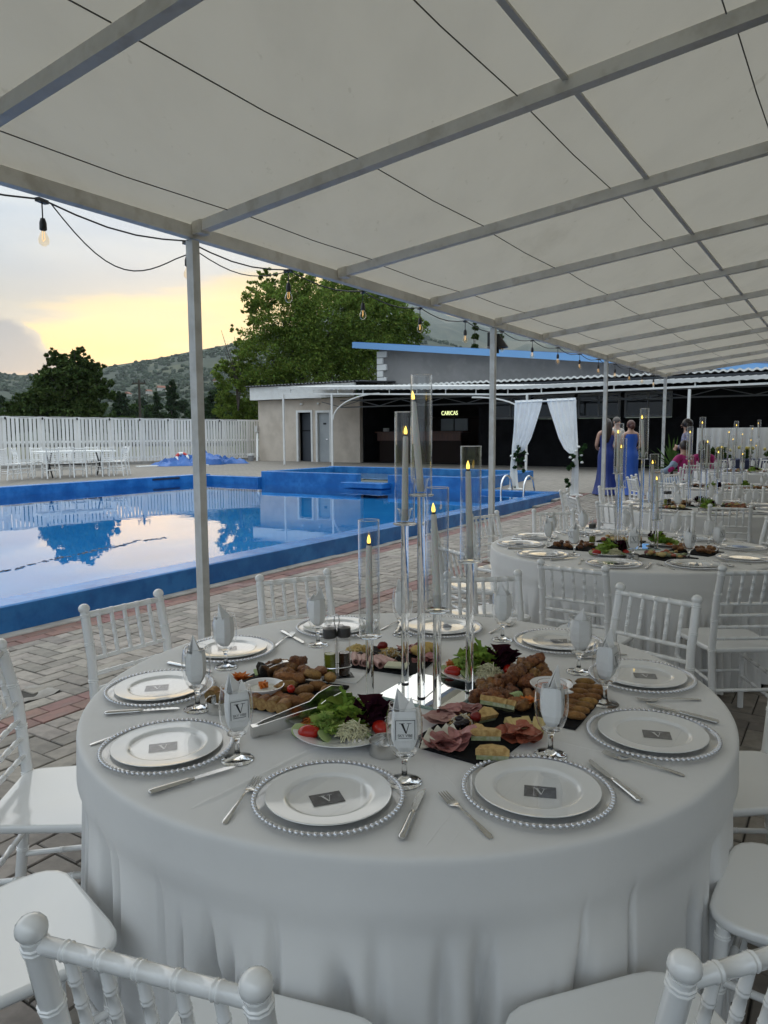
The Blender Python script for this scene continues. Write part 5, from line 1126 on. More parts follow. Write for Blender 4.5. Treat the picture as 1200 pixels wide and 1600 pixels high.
flower(at(826, 1108, ZB)+Vector((0, 0, .016)), 'orange carrot flower left of the dip bowl on the right slate board', 1.0)

# front board: cold cuts, sandwiches, cheese
food('sliced_meat', folded(7, .04, .022, 4, [M_ham], .040, .02), at(705, 1168, ZB), .2, 'folded pink ham at the front left of the front slate board', 'ham')
food('sliced_meat', folded(6, .035, .012, 7, [M_bres, M_ham], .036, .01), at(715, 1116, ZB), .3, 'dark red sliced ham along the rear of the front slate board', 'ham')
food('sliced_meat', folded(4, .025, .010, 17, [M_hamp], .040, .008), at(683, 1127, ZB), .1, 'pale pink ham slices at the left end of the front slate board', 'ham')
food('sliced_meat', folded(6, .028, .02, 9, [M_salami], .036, .012), at(803, 1152, ZB), .2, 'orange red salami slices at the right of the front slate board', 'salami')
food('sliced_meat', folded(3, .02, .01, 19, [M_salami], .034, .010), at(825, 1157, ZB), .6, 'salami slices overhanging the right corner of the front slate board', 'salami')
wed = MB().prism([(-.028, -.012), (.028, -.012), (.0, .022)], 0, .012).mesh('cheese_wedge', M_wch, 0)
for n, (x, y, r, tl) in enumerate([(672, 1158, .3, 1.0), (684, 1154, .2, 1.1), (697, 1151, -.1, 1.0), (668, 1168, .4, .8), (706, 1152, -.4, .7)]):
    food('cheese_wedge', wed, at(x, y, ZB)+Vector((0, 0, .012)), r, 'white cheese wedge standing at the left of the front slate board', 'cheese', 'white cheese wedges on the front board', (tl, 0))
stk = MB().cbox((0, 0, .0), (.020, .046, .018), .0015).mesh('cheese_stick', M_yel, 0)
for n, (x, y, r) in enumerate([(808, 1142, .35), (818, 1141, .25), (824, 1139, .15), (838, 1140, -.35), (845, 1142, -.4), (800, 1140, .5)]):
    food('cheese_stick', stk, at(x, y, ZB)+Vector((0, 0, .014)), r, 'pale yellow cheese stick on the front slate board', 'cheese', 'cheese sticks on the front board', (.35, 0))
def sandwich(p, r, tilt, label, s=1.0):
    t = thing('sandwich', label, 'sandwich', p, r, 'herb sandwiches on the front board'); t.rotation_euler = (tilt, 0, r)
    tri = lambda k: [(-.041*k*s, -.022*k*s), (.041*k*s, -.022*k*s), (.030*k*s, .012*k*s), (0, .026*k*s), (-.030*k*s, .012*k*s)]
    MB().prism(tri(1), .011, .026).build('bread', M_crust, t, smooth=0); MB().prism(tri(.95), .0, .0109).build('filling', M_fill, t, smooth=0)
sandwich(at(769, 1186, ZB)+Vector((0, 0, .004)), -.12, -.12, 'triangular herb sandwich lowest at the front corner of the front slate board', 1.0)
sandwich(at(758, 1163, ZB)+Vector((0, 0, .014)), -.05, -.2, 'triangular herb sandwich leaning on the lowest one at the front slate board', .95)
sandwich(at(757, 1128, ZB)+Vector((0, 0, .012)), .5, .5, 'herb sandwich in the middle of the front slate board', .72)
sandwich(at(772, 1116, ZB)+Vector((0, 0, .02)), -.5, -.55, 'herb sandwich at the rear of the front slate board beside the fried chicken', .95)
sandwich(at(788, 1118, ZB)+Vector((0, 0, .018)), -.6, -.6, 'second herb sandwich at the rear of the front slate board', .9)
sandwich(at(745, 1146, ZB), .2, .3, 'small cut herb roll below the dried tomato on the front slate board', .42)
for n, (x, y) in enumerate(((718, 1138), (722, 1146), (727, 1143), (715, 1147))): food('black_olive', MB().ell((0, 0, .01), (.0125, .010, .010), 10, 7).mesh('black_olive', M_olive, 1.2), at(x, y, ZB)+Vector((0, 0, .016)), 0, 'shiny black olive in the middle of the front slate board', 'olive', 'olives on the front board')
food('dried_tomato', MB().ell((0, 0, .014), (.016, .014, .014), 10, 8, rough=.12, seed=8).mesh('dried_tomato', M_sdt, 1), at(743, 1134, ZB)+Vector((0, 0, .012)), 0, 'wrinkled dark red dried tomato on the front slate board', 'tomato')
food('noodle_salad', heap('noodle_salad', 60, .035, .02, .026, .014, [M_wch, M_crust], 15), at(722, 1134, ZB), 0, 'heap of pale shredded cheese behind the olives on the front slate board', 'shredded cheese')

# salads
def ruffle(n, rx, ry, h, seed, mat_, sz=.03):
    m = MB(); rr = random.Random(seed)
    for k in range(n):
        a = rr.random()*6.28; q = rr.random()**.6; c = Vector((rx*q*math.cos(a), ry*q*math.sin(a), .006+h*(1-q*q)*rr.uniform(.3, 1))); R_ = Matrix.Rotation(rr.random()*6.28, 3, 'Z') @ Matrix.Rotation(rr.uniform(.1, 1.3), 3, 'X'); s = sz*rr.uniform(.6, 1.2); ph = rr.random()*6; P = []
        for i in range(7):
            for j in range(4):
                x, y = (i/6-.5)*2, j/3; P.append(c+R_ @ Vector((x*s*(.35+.75*y), y*s*1.2, .18*s*math.sin(5*x+ph)*y+.12*s*math.sin(11*x+ph*2)*y*y)))
        m.add(P, [(i*4+j, i*4+j+1, (i+1)*4+j+1, (i+1)*4+j) for i in range(6) for j in range(3)])
    return m.mesh('lettuce', mat_, 1.5)
def salad(cx, cy, r, nm, z=ZT, rich=True):
    p = put('salad_plate', sal_pl, None, (cx, cy, z), 0, label='white plate of salad greens, the %s' % nm, category='plate', group='salad plates')
    R_ = Matrix.Rotation(r, 3, 'Z'); P = lambda x, y, q=.012: Vector((cx, cy, z+q))+R_ @ Vector((x, y, 0))
    food('lettuce', sal_a, P(.0, .05, .014), r, 'frilly light green lettuce on the %s' % nm, 'lettuce', 'lettuce heaps')['kind'] = 'stuff'
    food('lettuce', sal_b, P(-.05, -.01), r, 'shredded pale lettuce on the %s' % nm, 'lettuce', 'shredded lettuce heaps')['kind'] = 'stuff'
    food('radicchio', sal_c, P(.075, .03), r, 'dark purple radicchio on the %s' % nm, 'radicchio', 'radicchio heaps')['kind'] = 'stuff'
    food('sprouts', sal_d, P(.03, -.042), r, 'mound of pale sprouts on the %s' % nm, 'sprouts', 'sprout mounds')['kind'] = 'stuff'
    food('grated_carrot', sal_e, P(-.095, .035), r, 'grated carrot on the %s' % nm, 'carrot', 'grated carrot heaps')['kind'] = 'stuff'
    if rich:
        food('tomato_wedge', tw_me, P(-.085, -.045, .014), r+.1, 'large red tomato wedge, left on the %s' % nm, 'tomato'); food('tomato_wedge', tw_me, P(.10, -.01, .014), r+2, 'red tomato wedge, right on the %s' % nm, 'tomato')
        for q, (x, y) in enumerate(((-.115, -.02), (-.045, -.055), (.085, -.055), (.125, .01))): food('cucumber_slice', cu_me, P(x, y, .016), r+q, 'green cucumber slice, %s on the %s' % (('far left', 'front', 'front right', 'right')[q], nm), 'cucumber', None, (.6, .3))
        food('cherry_tomato', cher, P(.085, .06, .02), 0, 'cherry tomato beside the radicchio on the %s' % nm, 'tomato')
sal_pl = MB().lathe([(.001, .003), (.075, .003), (.082, .006), (.105, .016), (.1345, .0225), (.134, .0245), (.103, .0195), (.080, .0095), (.001, .0065)], 48).mesh('salad_plate', M_china, .9)
sal_a = ruffle(95, .062, .050, .058, 3, M_let, .027); sal_b = ruffle(80, .050, .038, .028, 4, M_letp, .018); sal_c = ruffle(30, .038, .032, .048, 5, M_rad, .030); sal_d = heap('sprouts', 170, .044, .028, .036, .013, [M_spr], 6); sal_e = heap('grated_carrot', 50, .026, .020, .016, .011, [M_carrot], 7)
m = MB(); m.ell((0, 0, .012), (.030, .022, .018), 14, 9); tw_me = m.mesh('tomato_wedge', M_tom, 1.2)
m = MB(); m.lathe([(.001, 0), (.021, 0), (.0225, .001), (.0225, .004), (.021, .005), (.001, .005)], 18); cu_me = m.mesh('cucumber_slice', [M_cuc, M_cucs], .5)
for p in cu_me.polygons: p.material_index = 1 if abs(p.normal.z) < .7 else 0
salad(-.112, 1.895, -.05, 'front salad plate of the nearest table'); salad(.315, 2.375, -.15, 'rear salad plate of the nearest table')

# tongs, ashtrays, condiment caddy, paper napkin
def tongs(p, q, label, spread=.035):
    t = thing('serving_tongs', label, 'tongs', p); d = Vector(q)-Vector(p); L = d.length; x = d.normalized(); y = Vector((-x.y, x.x, 0)).normalized(); z = x.cross(y)
    for s in (-1, 1):
        m = MB(); A = [(0, .004, .014), (.03, .012, .016), (L*.45, .02, .018), (L*.62, .026, .017), (L*.72, .030, .030), (L*.88, .033, .038), (L, .030, .026)]
        m.loft([[x*a+y*(s*b*spread/.035-w/2*0)+z*(h) for b2, h in ((0, -w), (0, w))] for a, b, w in A], closed=False)
        P = list(m.v); m2 = MB(); e = y*.0014
        m2.loft([[Vector(P[2*i])-e, Vector(P[2*i+1])-e, Vector(P[2*i+1])+e, Vector(P[2*i])+e] for i in range(len(A))]); m2.build('arm', M_steel, t, smooth=.8)
    m = MB(); m.box((0, 0, 0), (.018, .022, .03), math.atan2(x.y, x.x)); m.build('spring_end', M_steel, t); return t
tongs(at(398, 1142, ZT+.016), at(545, 1090, ZT+.06), 'pair of steel serving tongs resting on the front salad plate')
tongs(at(446, 1040, ZT+.05), at(405, 1055, ZT+.03), 'steel tongs standing at the rear of the left slate board', .02)
ash = MB().lathe([(.001, .003), (.040, .003), (.0405, .034), (.043, .035), (.0425, .0), (.001, 0)], 40); ash_me = ash.mesh('body', M_steel, .6)
an = MB()
for a in (.5, 2.6, 4.7): an.box((.0415*math.cos(a), .0415*math.sin(a), .0335), (.006, .012, .004), a)
an_me = an.mesh('rest', M_steel, 0)
def ashtray(p, label): t = thing('ashtray', label, 'ashtray', p, 0, 'steel ashtrays'); put('body', ash_me, t); put('rest', an_me, t)
ashtray(at(603, 1176, ZT), 'round steel ashtray between the salad plate and the middle glass of the nearest table'); ashtray(at(345, 1110, ZT), 'round steel ashtray behind the left napkin glass of the nearest table')
for x, y, off, nm in TABLES[1:]: ashtray((x-.15, y-.5, gxy(x, y)+ZT), 'small steel ashtray on the '+nm)
M_oil = mat('oil', (.16, .19, .02), .15); M_vin = mat('vinegar', (.035, .016, .010), .15)
def caddy(p, r, label):
    t = thing('condiment_caddy', label, 'condiment caddy', p, r, 'condiment caddies'); t.scale = (1.15, 1.15, 1.26)
    for x, mt in ((-.021, M_oil), (.021, M_vin)):
        b_ = MB().lathe([(.001, .004), (.018, .004), (.0185, .105), (.0175, .112), (.0170, .105), (.0168, .006), (.001, .006)], 20, (x, 0, 0)).build('bottle', thin_glass('clear_glass'), t, smooth=.9)
        MB().lathe([(.001, .007), (.0164, .007), (.0164, .066), (.001, .066)], 18, (x, 0, 0)).build('liquid', mt, b_, smooth=.7); MB().lathe([(.001, .109), (.0195, .109), (.0205, .118), (.0195, .133), (.001, .137)], 18, (x, 0, 0)).build('lid', mat('grey_lid', (.10, .10, .10), .3, metal=.5), b_, smooth=.8)
    MB().tube([(0, 0, .004), (0, 0, .12), (-.008, 0, .150), (-.006, 0, .165), (0, 0, .170), (.006, 0, .165), (.008, 0, .150), (.002, 0, .12)], .0016, 6).build('handle', M_chrome, t, smooth=1.2); MB().cbox((0, 0, .002), (.092, .046, .004), .001).build('base', M_black, t)
    MB().tube([(.042*math.cos(a)*1.02, .022*math.sin(a), .03) for a in [2*math.pi*k/24 for k in range(25)]], .0016, 5).build('ring', M_chrome, t, smooth=1.2)
caddy(at(527, 1058, ZT), .25, 'caddy with a green oil bottle and a dark vinegar bottle behind the left slate board')
x, y, off, nm = TABLES[1]; caddy((x-.26, y+.02, ZT), 1.2, 'dark condiment caddy left of the candle holders on the second table')
x, y, off, nm = TABLES[2]; caddy((x-.3, y+.05, ZT), .3, 'condiment caddy on the third table')
m = MB(); m.cbox((0, 0, .0015), (.12, .10, .003), .001); m.box((.02, -.03, .0033), (.03, .012, .0004)); put('paper_napkin', m.mesh('paper_napkin', M_nap, 0), None, at(538, 1058, ZT), -.3, label='flat white paper napkin under the condiment caddy of the nearest table', category='napkin')
# the same spread, simpler, on the tables farther off
def spread(seed, mats, w, h):
    m = MB(); rr = random.Random(seed)
    for k in range(34): m.cur = rr.randrange(len(mats)); s = rr.uniform(.012, .026); m.ell((rr.uniform(-w, w), rr.uniform(-h, h), .010+rr.random()*.018), (s, s*rr.uniform(.5, .9), s*rr.uniform(.45, .8)), 8, 6, rough=.12, seed=seed*40+k)
    return m.mesh('snack_heap', mats, 1.2)
hp = [spread(1, [M_fry, M_fryd, M_fryd, M_fry], .12, .09), spread(2, [M_ham, M_wch, M_salami, M_crust, M_fill, M_yel], .11, .09), spread(3, [M_fryd, M_fryd, M_fry], .12, .10), spread(4, [M_crust, M_fill, M_salami, M_yel, M_bres], .11, .09)]
LAY = [(-.39, -.09, 'left'), (-.03, .26, 'rear'), (.40, -.15, 'right'), (.18, -.42, 'front')]
for ti, (x, y, off, nm) in enumerate(TABLES[1:]):
    z = gxy(x, y)+ZT; r0 = math.radians((-12, 20, -30, 10)[ti]); c, s = math.cos(r0), math.sin(r0)
    for k, (dx, dy, w) in enumerate(LAY):
        px, py = x+dx*c-dy*s, y+dx*s+dy*c; board(px, py, z, math.degrees(r0)-20-8*k, .30, .24, 'black slate serving board at the %s of the %s' % (w, nm), 'slate boards'); o = food('snack_heap', hp[(k+ti) % 4], Vector((px, py, z+.008)), r0-.35, 'mixed snacks heaped on the %s slate board of the %s' % (w, nm), 'snacks', 'snack heaps'); o['kind'] = 'stuff'
    salad(x+(-.17*c+.39*s), y+(-.17*s-.39*c), r0, 'front salad plate of the '+nm, z, ti == 0); salad(x+.26*c-.12*s, y+.26*s+.12*c, r0+2, 'rear salad plate of the '+nm, z, False)
# ================================================================== PEOPLE
M_skin = mat('skin', (.50, .30, .22), .5, var=(9, (.44, .25, .18), .6)); M_skin2 = mat('skin_tan', (.40, .24, .17), .5)
M_hairb = mat('dark_hair', (.018, .012, .010), .4, var=(40, (.035, .022, .016), .8), stretch=(1, 1, .15)); M_haira = mat('auburn_hair', (.10, .032, .022), .45, var=(40, (.05, .018, .014), .8), stretch=(1, 1, .15)); M_hairg = mat('greying_hair', (.10, .085, .075), .6)
M_navy = mat('navy_satin', (.012, .030, .17), .32, var=(4, (.018, .045, .24), .6), stretch=(2, 2, .3)); M_royal = mat('royal_blue_fabric', (.010, .075, .38), .5, var=(4, (.016, .10, .45), .6), stretch=(2, 2, .3))
M_mag = mat('magenta_fabric', (.38, .015, .15), .7); M_den = mat('pale_denim', (.25, .32, .42), .8); M_shirt = mat('cream_shirt', (.55, .50, .45), .8); M_trs = mat('dark_trousers', (.02, .02, .025), .8)
M_patt = mat('patterned_blouse', (.10, .11, .24), .7, var=(22, (.40, .38, .46), .9)); M_eye = mat('eye_dark', (.01, .01, .012), .3)
def skin_mesh(o, edges, radii):
    me = o.data; sk = me.skin_vertices or None
    mod = o.modifiers.new('skin', 'SKIN'); mod.use_smooth_shade = True
    for i, r in enumerate(radii): v = me.skin_vertices[0].data[i]; v.radius = (r, r*.85) if i not in FLAT else (r, r*FLAT[i]); v.use_root = (i == 0)
    sub = o.modifiers.new('sub', 'SUBSURF'); sub.levels = 1; sub.render_levels = 2
FLAT = {}
def body_graph(J, R_, E_, name, mt, parent):
    names = list(J); me = bpy.data.meshes.new(name); me.from_pydata([J[n] for n in names], [(names.index(a), names.index(b)) for a, b in E_], []); me.materials.append(mt)
    o = put(name, me, parent); bpy.context.view_layer.objects.active = o
    mod = o.modifiers.new('skin', 'SKIN'); mod.use_smooth_shade = True
    for i, n in enumerate(names): v = me.skin_vertices[0].data[i]; v.radius = R_[n] if isinstance(R_[n], tuple) else (R_[n], R_[n]); v.use_root = (i == 0)
    sub = o.modifiers.new('sub', 'SUBSURF'); sub.levels = 1; sub.render_levels = 2; return o
ST = dict(pelvis=(0, 0, .95), waist=(0, .01, 1.09), chest=(0, 0, 1.26), neck0=(0, -.01, 1.41), neck=(0, .0, 1.475), head=(0, .02, 1.575), crown=(0, .015, 1.64),
          sL=(-.165, -.01, 1.375), eL=(-.225, -.03, 1.12), wL=(-.225, .06, .88), hL=(-.222, .085, .81), sR=(.165, -.01, 1.375), eR=(.225, -.03, 1.12), wR=(.225, .06, .88), hR=(.222, .085, .81),
          pL=(-.088, 0, .90), kL=(-.098, .02, .50), aL=(-.10, -.02, .10), tL=(-.115, .13, .035), pR=(.088, 0, .90), kR=(.098, .02, .50), aR=(.10, -.02, .10), tR=(.115, .13, .035))
RD = dict(pelvis=(.14, .11), waist=(.115, .09), chest=(.145, .105), neck0=(.075, .06), neck=.05, head=(.076, .095), crown=(.062, .075), s=.055, e=.041, w=.028, h=(.036, .02), p=.086, k=.058, a=.04, t=.034)
BE = [('pelvis', 'waist'), ('waist', 'chest'), ('chest', 'neck0'), ('neck0', 'neck'), ('neck', 'head'), ('head', 'crown'), ('neck0', 'sL'), ('sL', 'eL'), ('eL', 'wL'), ('wL', 'hL'), ('neck0', 'sR'), ('sR', 'eR'), ('eR', 'wR'), ('wR', 'hR'), ('pelvis', 'pL'), ('pL', 'kL'), ('kL', 'aL'), ('aL', 'tL'), ('pelvis', 'pR'), ('pR', 'kR'), ('kR', 'aR'), ('aR', 'tR')]
def rad(n): return RD[n] if n in RD else RD[n[0]]
def person(label, x, y, rz, pose=None, skin=None, H=1.0, z=None):
    t = thing('person', label, 'person', (x, y, gxy(x, y) if z is None else z), rz); t.scale = (H, H, H)
    J = dict(ST); J.update(pose or {}); E_ = list(BE); R_ = {n: rad(n) for n in J}
    for s in 'LR':                                       # five unequal fingers on each hand
        h, w = Vector(J['h'+s]), Vector(J['w'+s]); d = (h-w).normalized(); side = d.cross(Vector((0, 1, 0) if abs(d.y) < .8 else (0, 0, 1))).normalized(); nrm = d.cross(side)
        for k, (o, L) in enumerate(((-.026, .055), (-.009, .066), (.008, .062), (.024, .048))):
            a = h+side*o+d*.028; b = a+d*L*.55+nrm*.004; c = b+d*L*.45+nrm*.014
            for q, p in (('a', a), ('b', b), ('c', c)): J['f%s%d%s' % (s, k, q)] = tuple(p); R_['f%s%d%s' % (s, k, q)] = .0088 if q != 'c' else .0072
            E_ += [('h'+s, 'f%s%da' % (s, k)), ('f%s%da' % (s, k), 'f%s%db' % (s, k)), ('f%s%db' % (s, k), 'f%s%dc' % (s, k))]
        a = h-side*.03-d*.012; b = a-side*.018+d*.03
        for q, p in (('a', a), ('b', b)): J['th%s%s' % (s, q)] = tuple(p); R_['th%s%s' % (s, q)] = .0100
        E_ += [('w'+s, 'th%sa' % s), ('th%sa' % s, 'th%sb' % s)]
    body_graph(J, R_, E_, 'body', skin or M_skin, t)
    hd = Vector(J['head']); f = Vector(J['crown'])-hd; fw = (pose or {}).get('_', None)
    m = MB(); m.add([hd+Vector(p) for p in ((-.014, .088, -.022), (.014, .088, -.022), (0, .118, -.018), (0, .092, .022))], [(0, 1, 2), (0, 2, 3), (1, 3, 2)]); m.build('nose', skin or M_skin, t)
    for s in (-1, 1):
        MB().ell(hd+Vector((s*.034, .082, .016)), (.012, .008, .007), 8, 5).build('eye', M_eye, t); MB().ell(hd+Vector((s*.079, .0, -.005)), (.010, .018, .03), 8, 6).build('ear', skin or M_skin, t)
    MB().ell(hd+Vector((0, .086, -.048)), (.024, .008, .007), 10, 5).build('mouth', mat('lips', (.36, .10, .09), .4), t); return t, J
def ring(cx, cy, z, rx, ry, n=24, wob=0.0, ph=0.0): return [Vector((cx+rx*math.cos(a)*(1+wob*math.sin(7*a+ph)), cy+ry*math.sin(a)*(1+wob*math.sin(7*a+ph)), z)) for a in [2*math.pi*k/n for k in range(n)]]
def gown(t, mt, top, n=56, train=.0):
    R_ = [ring(0, .005, top, .150, .118, n), ring(0, .0, 1.27, .168, .132, n), ring(0, .005, 1.10, .136, .112, n), ring(0, -.01, .97, .172, .145, n, .006), ring(0, -.015, .86, .19, .165, n, .012), ring(0, -.005, .62, .182, .165, n, .03), ring(0, -.01, .35, .205, .20, n, .05), ring(0, -.03-train*.3, .12, .25, .26+train*.5, n, .07), ring(0, -.04-train, .012, .28, .30+train, n, .08)]
    MB().loft(R_, cap=False).build('dress', mt, t, smooth=1.4)
def hair_cap(t, hd, mt, r=.104, back=.0): MB().ell(hd+Vector((0, -.022, .028)), (r*.90, r*1.02, r*.98), 18, 12, rough=.02, seed=3).build('hair', mt, t, smooth=1.4)
# woman in navy gown, seen from behind
t, J = person('woman from behind in a dark navy gown beside the third pavilion post', 5.16, 17.05, -.12, dict(hL=(-.12, .2, 1.02), wL=(-.17, .16, 1.0), eL=(-.225, .0, 1.1), hR=(.12, .2, 1.02), wR=(.17, .16, 1.0), eR=(.225, .0, 1.1)), H=1.03)
gown(t, M_navy, 1.33); hd = Vector(J['head']); hair_cap(t, hd, M_hairb); MB().loft([ring(0, -.03, 1.68, .055, .05, 16), ring(0, -.05, 1.60, .105, .07, 16), ring(-.01, -.085, 1.45, .115, .05, 16, .03), ring(-.03, -.11, 1.28, .105, .035, 16, .04), ring(-.05, -.115, 1.16, .07, .02, 16, .05)]).build('long_hair', M_hairb, t, smooth=1.4)
# woman in royal blue gown and the man beyond her
t, J = person('woman seen from behind in a royal blue gown with auburn hair pinned up', 5.66, 16.9, .1, dict(hL=(-.12, .2, 1.02), wL=(-.17, .16, 1.0), eL=(-.235, .0, 1.1), hR=(.12, .2, 1.02), wR=(.17, .16, 1.0), eR=(.235, .0, 1.1)), H=1.0)
gown(t, M_royal, 1.385, train=.05); hd = Vector(J['head']); hair_cap(t, hd, M_haira); MB().ell(hd+Vector((0, -.10, -.02)), (.062, .045, .065), 14, 10, rough=.04).build('bun', M_haira, t, smooth=1.4)
t, J = person('man in a cream shirt with short greying hair, half hidden by the royal blue gown', 5.60, 17.75, math.pi+.3, H=1.04)
hair_cap(t, Vector(J['head']), M_hairg, .098)
def sleeve(t, J, mt, name='shirt', cuff='w', drop=.78):
    JJ = {k: J[k] for k in ('waist', 'chest', 'neck0', 'sL', 'eL', 'wL', 'sR', 'eR', 'wR', 'pelvis')}
    R_ = dict(pelvis=(.158, .128), waist=(.140, .115), chest=(.165, .125), neck0=(.086, .072), sL=.068, eL=.054, wL=.042, sR=.068, eR=.054, wR=.042)
    JJ['wL'] = tuple(Vector(J['eL']).lerp(Vector(J['wL']), .86)); JJ['wR'] = tuple(Vector(J['eR']).lerp(Vector(J['wR']), .86)); JJ['neck0'] = tuple(Vector(J['neck0'])-Vector((0, 0, .02)))
    return body_graph(JJ, R_, [('pelvis', 'waist'), ('waist', 'chest'), ('chest', 'neck0'), ('neck0', 'sL'), ('sL', 'eL'), ('eL', 'wL'), ('neck0', 'sR'), ('sR', 'eR'), ('eR', 'wR')], name, mt, t)
def legs(t, J, mt):
    JJ = {k: J[k] for k in ('pelvis', 'pL', 'kL', 'aL', 'pR', 'kR', 'aR')}; R_ = dict(pelvis=(.152, .122), pL=.10, kL=.072, aL=.056, pR=.10, kR=.072, aR=.056)
    body_graph(JJ, R_, [('pelvis', 'pL'), ('pL', 'kL'), ('kL', 'aL'), ('pelvis', 'pR'), ('pR', 'kR'), ('kR', 'aR')], 'trousers', mt, t)
sleeve(t, J, M_shirt); legs(t, J, M_trs)
# woman with glasses, arms folded, facing left
t, J = person('woman with curly dark hair and glasses in a blue patterned blouse, arms folded, facing left', 6.40, 15.55, math.radians(78), dict(eL=(-.25, .05, 1.13), wL=(-.03, .20, 1.13), hL=(.05, .205, 1.14), eR=(.25, .05, 1.12), wR=(.03, .235, 1.08), hR=(-.05, .24, 1.08)), H=1.02)
sleeve(t, J, M_patt, 'blouse'); legs(t, J, M_trs); hd = Vector(J['head']); hair_cap(t, hd, M_hairb, .108)
m = MB(); rr = random.Random(4)
for k in range(42):
    a = rr.uniform(math.pi*.95, math.pi*2.05); q = rr.uniform(-.17, .07); m.ell(hd+Vector((.10*math.cos(a), .085*math.sin(a)-.015, q)), (.034, .034, .036), 8, 6, rough=.15, seed=k)
m.build('curls', M_hairb, t, smooth=1.4)
m = MB()
for s in (-1, 1): m.tube([hd+Vector((s*.036+.026*math.cos(a), .097, .014+.020*math.sin(a))) for a in [2*math.pi*k/14 for k in range(15)]], .0028, 5); m.tube([hd+Vector((s*.062, .095, .018)), hd+Vector((s*.082, .0, .01))], .0026, 5)
m.tube([hd+Vector((-.010, .099, .018)), hd+Vector((.010, .099, .018))], .0026, 5); m.build('glasses', M_eye, t, smooth=1)
# the two seated in magenta
sit = dict(pelvis=(0, 0, .55), waist=(0, .0, .68), chest=(0, .02, .85), neck0=(0, .03, 1.0), neck=(0, .045, 1.065), head=(0, .07, 1.165), crown=(0, .065, 1.23), sL=(-.165, .02, .965), sR=(.165, .02, .965), pL=(-.09, .05, .54), kL=(-.12, .45, .52), aL=(-.12, .42, .10), tL=(-.13, .56, .035), pR=(.09, .05, .54), kR=(.12, .45, .52), aR=(.12, .42, .10), tR=(.13, .56, .035), eL=(-.23, .10, .73), wL=(-.16, .30, .66), hL=(-.14, .37, .66), eR=(.23, .10, .73), wR=(.16, .30, .66), hR=(.14, .37, .66))
t, J = person('boy with short dark hair in a magenta shirt, seated with back turned', 5.93, 14.42, math.radians(15), dict(sit, eL=(-.30, .02, .76), wL=(-.40, .18, .70), hL=(-.42, .25, .70)), M_skin2, 1.08, gxy(5.9, 14.4)-.04)
sleeve(t, J, M_mag); legs(t, J, M_den); hair_cap(t, Vector(J['head']), M_hairb, .10)
JJ = {'a': J['eL'], 'b': tuple(Vector(J['eL']).lerp(Vector(J['wL']), .5)), 'c': tuple(Vector(J['wL']))}; JJ['z'] = tuple(Vector(J['sL']).lerp(Vector(J['eL']), .25)); body_graph(JJ, dict(a=.068, b=.06, c=.05, z=.075), [('z', 'a'), ('a', 'b'), ('b', 'c')], 'denim_sleeve', M_den, t)
t, J = person('woman with long straight dark hair in a magenta top, seated beside the boy', 6.42, 14.75, math.radians(-10), sit, M_skin2, 1.06, gxy(6.4, 14.7)-.04)
sleeve(t, J, M_mag, 'top'); legs(t, J, M_trs); hair_cap(t, Vector(J['head']), M_hairb); MB().loft([ring(0, .03, 1.27, .055, .05, 16), ring(0, .0, 1.19, .105, .075, 16), ring(0, -.03, 1.05, .11, .05, 16, .03), ring(0, -.075, .86, .10, .035, 16, .04), ring(0, -.075, .72, .07, .02, 16, .05)]).build('long_hair', M_hairb, t, smooth=1.4)
chair(6.42, 14.62, 80, 'white chair under the seated woman in magenta', 'white chairs around the farthest round table')

# ================================================================== CURTAIN ARCH BY THE POOL
AL, AR = Vector((3.30, 18.45, .17)), Vector((4.43, 17.1, .12)); AD = (AR-AL); AD.z = 0; AW = AD.length; AD.normalize(); AN = Vector((AD.y, -AD.x, 0)); ZA = 2.33
M_drape = sheet('white_chiffon', (.88, .89, .89), .35, var=(3, (.72, .73, .75), .5)); ar = thing('ceremony_arch', 'slim white metal frame of the ceremony arch at the end of the pool', 'arch frame')
for p in (AL, AR): MB().tube([p, Vector((p.x, p.y, ZA))], .02, 8).build('upright', M_white, ar); MB().cbox(p+Vector((0, 0, .01)), (.35, .35, .02), .004).build('foot', M_white, ar)
MB().tube([Vector((AL.x, AL.y, ZA)), Vector((AR.x, AR.y, ZA))], .02, 8).build('crossbar', M_white, ar)
def drape(side, label):
    n = 70; rows = []
    base = AL if side < 0 else AR; sgn = AD if side < 0 else -AD
    for z, out, wd, dep in ((2.38, -.02, .95, .05), (2.33, -.02, .95, .03), (2.27, -.03, .94, .055), (2.1, -.04, .885, .05), (1.85, -.05, .77, .05), (1.6, -.07, .62, .05), (1.4, -.09, .46, .05), (1.22, -.10, .33, .055), (1.12, -.10, .20, .05), (1.05, -.10, .13, .045), (.98, -.11, .14, .045), (.75, -.13, .20, .05), (.45, -.14, .25, .055), (.22, -.15, .29, .06), (base.z+.012, -.16, .36, .08)):
        r = []
        for k in range(n+1):
            s = k/n; sag = -.16*(s**1.6)*max(0, (1.6-z))*0; zz = z-(.42*(s**1.5) if 1.05 < z < 1.9 else 0)*max(0, 1-abs(z-1.45)/.45)*.55
            f = math.sin(s*31+.6*math.sin(z*3))+.5*math.sin(s*67+z)
            r.append(Vector((base.x, base.y, 0))+sgn*(out+wd*.875*s)+AN*(dep*.55*f)+Vector((0, 0, zz)))
        rows.append(r)
    return MB().loft(rows, closed=False).build('curtain', M_drape, None, smooth=1.5, label=label, category='curtain', group='white ceremony curtains')
drape(-1, 'white chiffon curtain tied back on the left side of the ceremony arch'); drape(1, 'white chiffon curtain tied back on the right side of the ceremony arch')
L_ivy = leaf_mat('ivy_leaf', (.035, .075, .028), .2, .4); M_rose = mat('white_rose', (.74, .73, .68), .6)
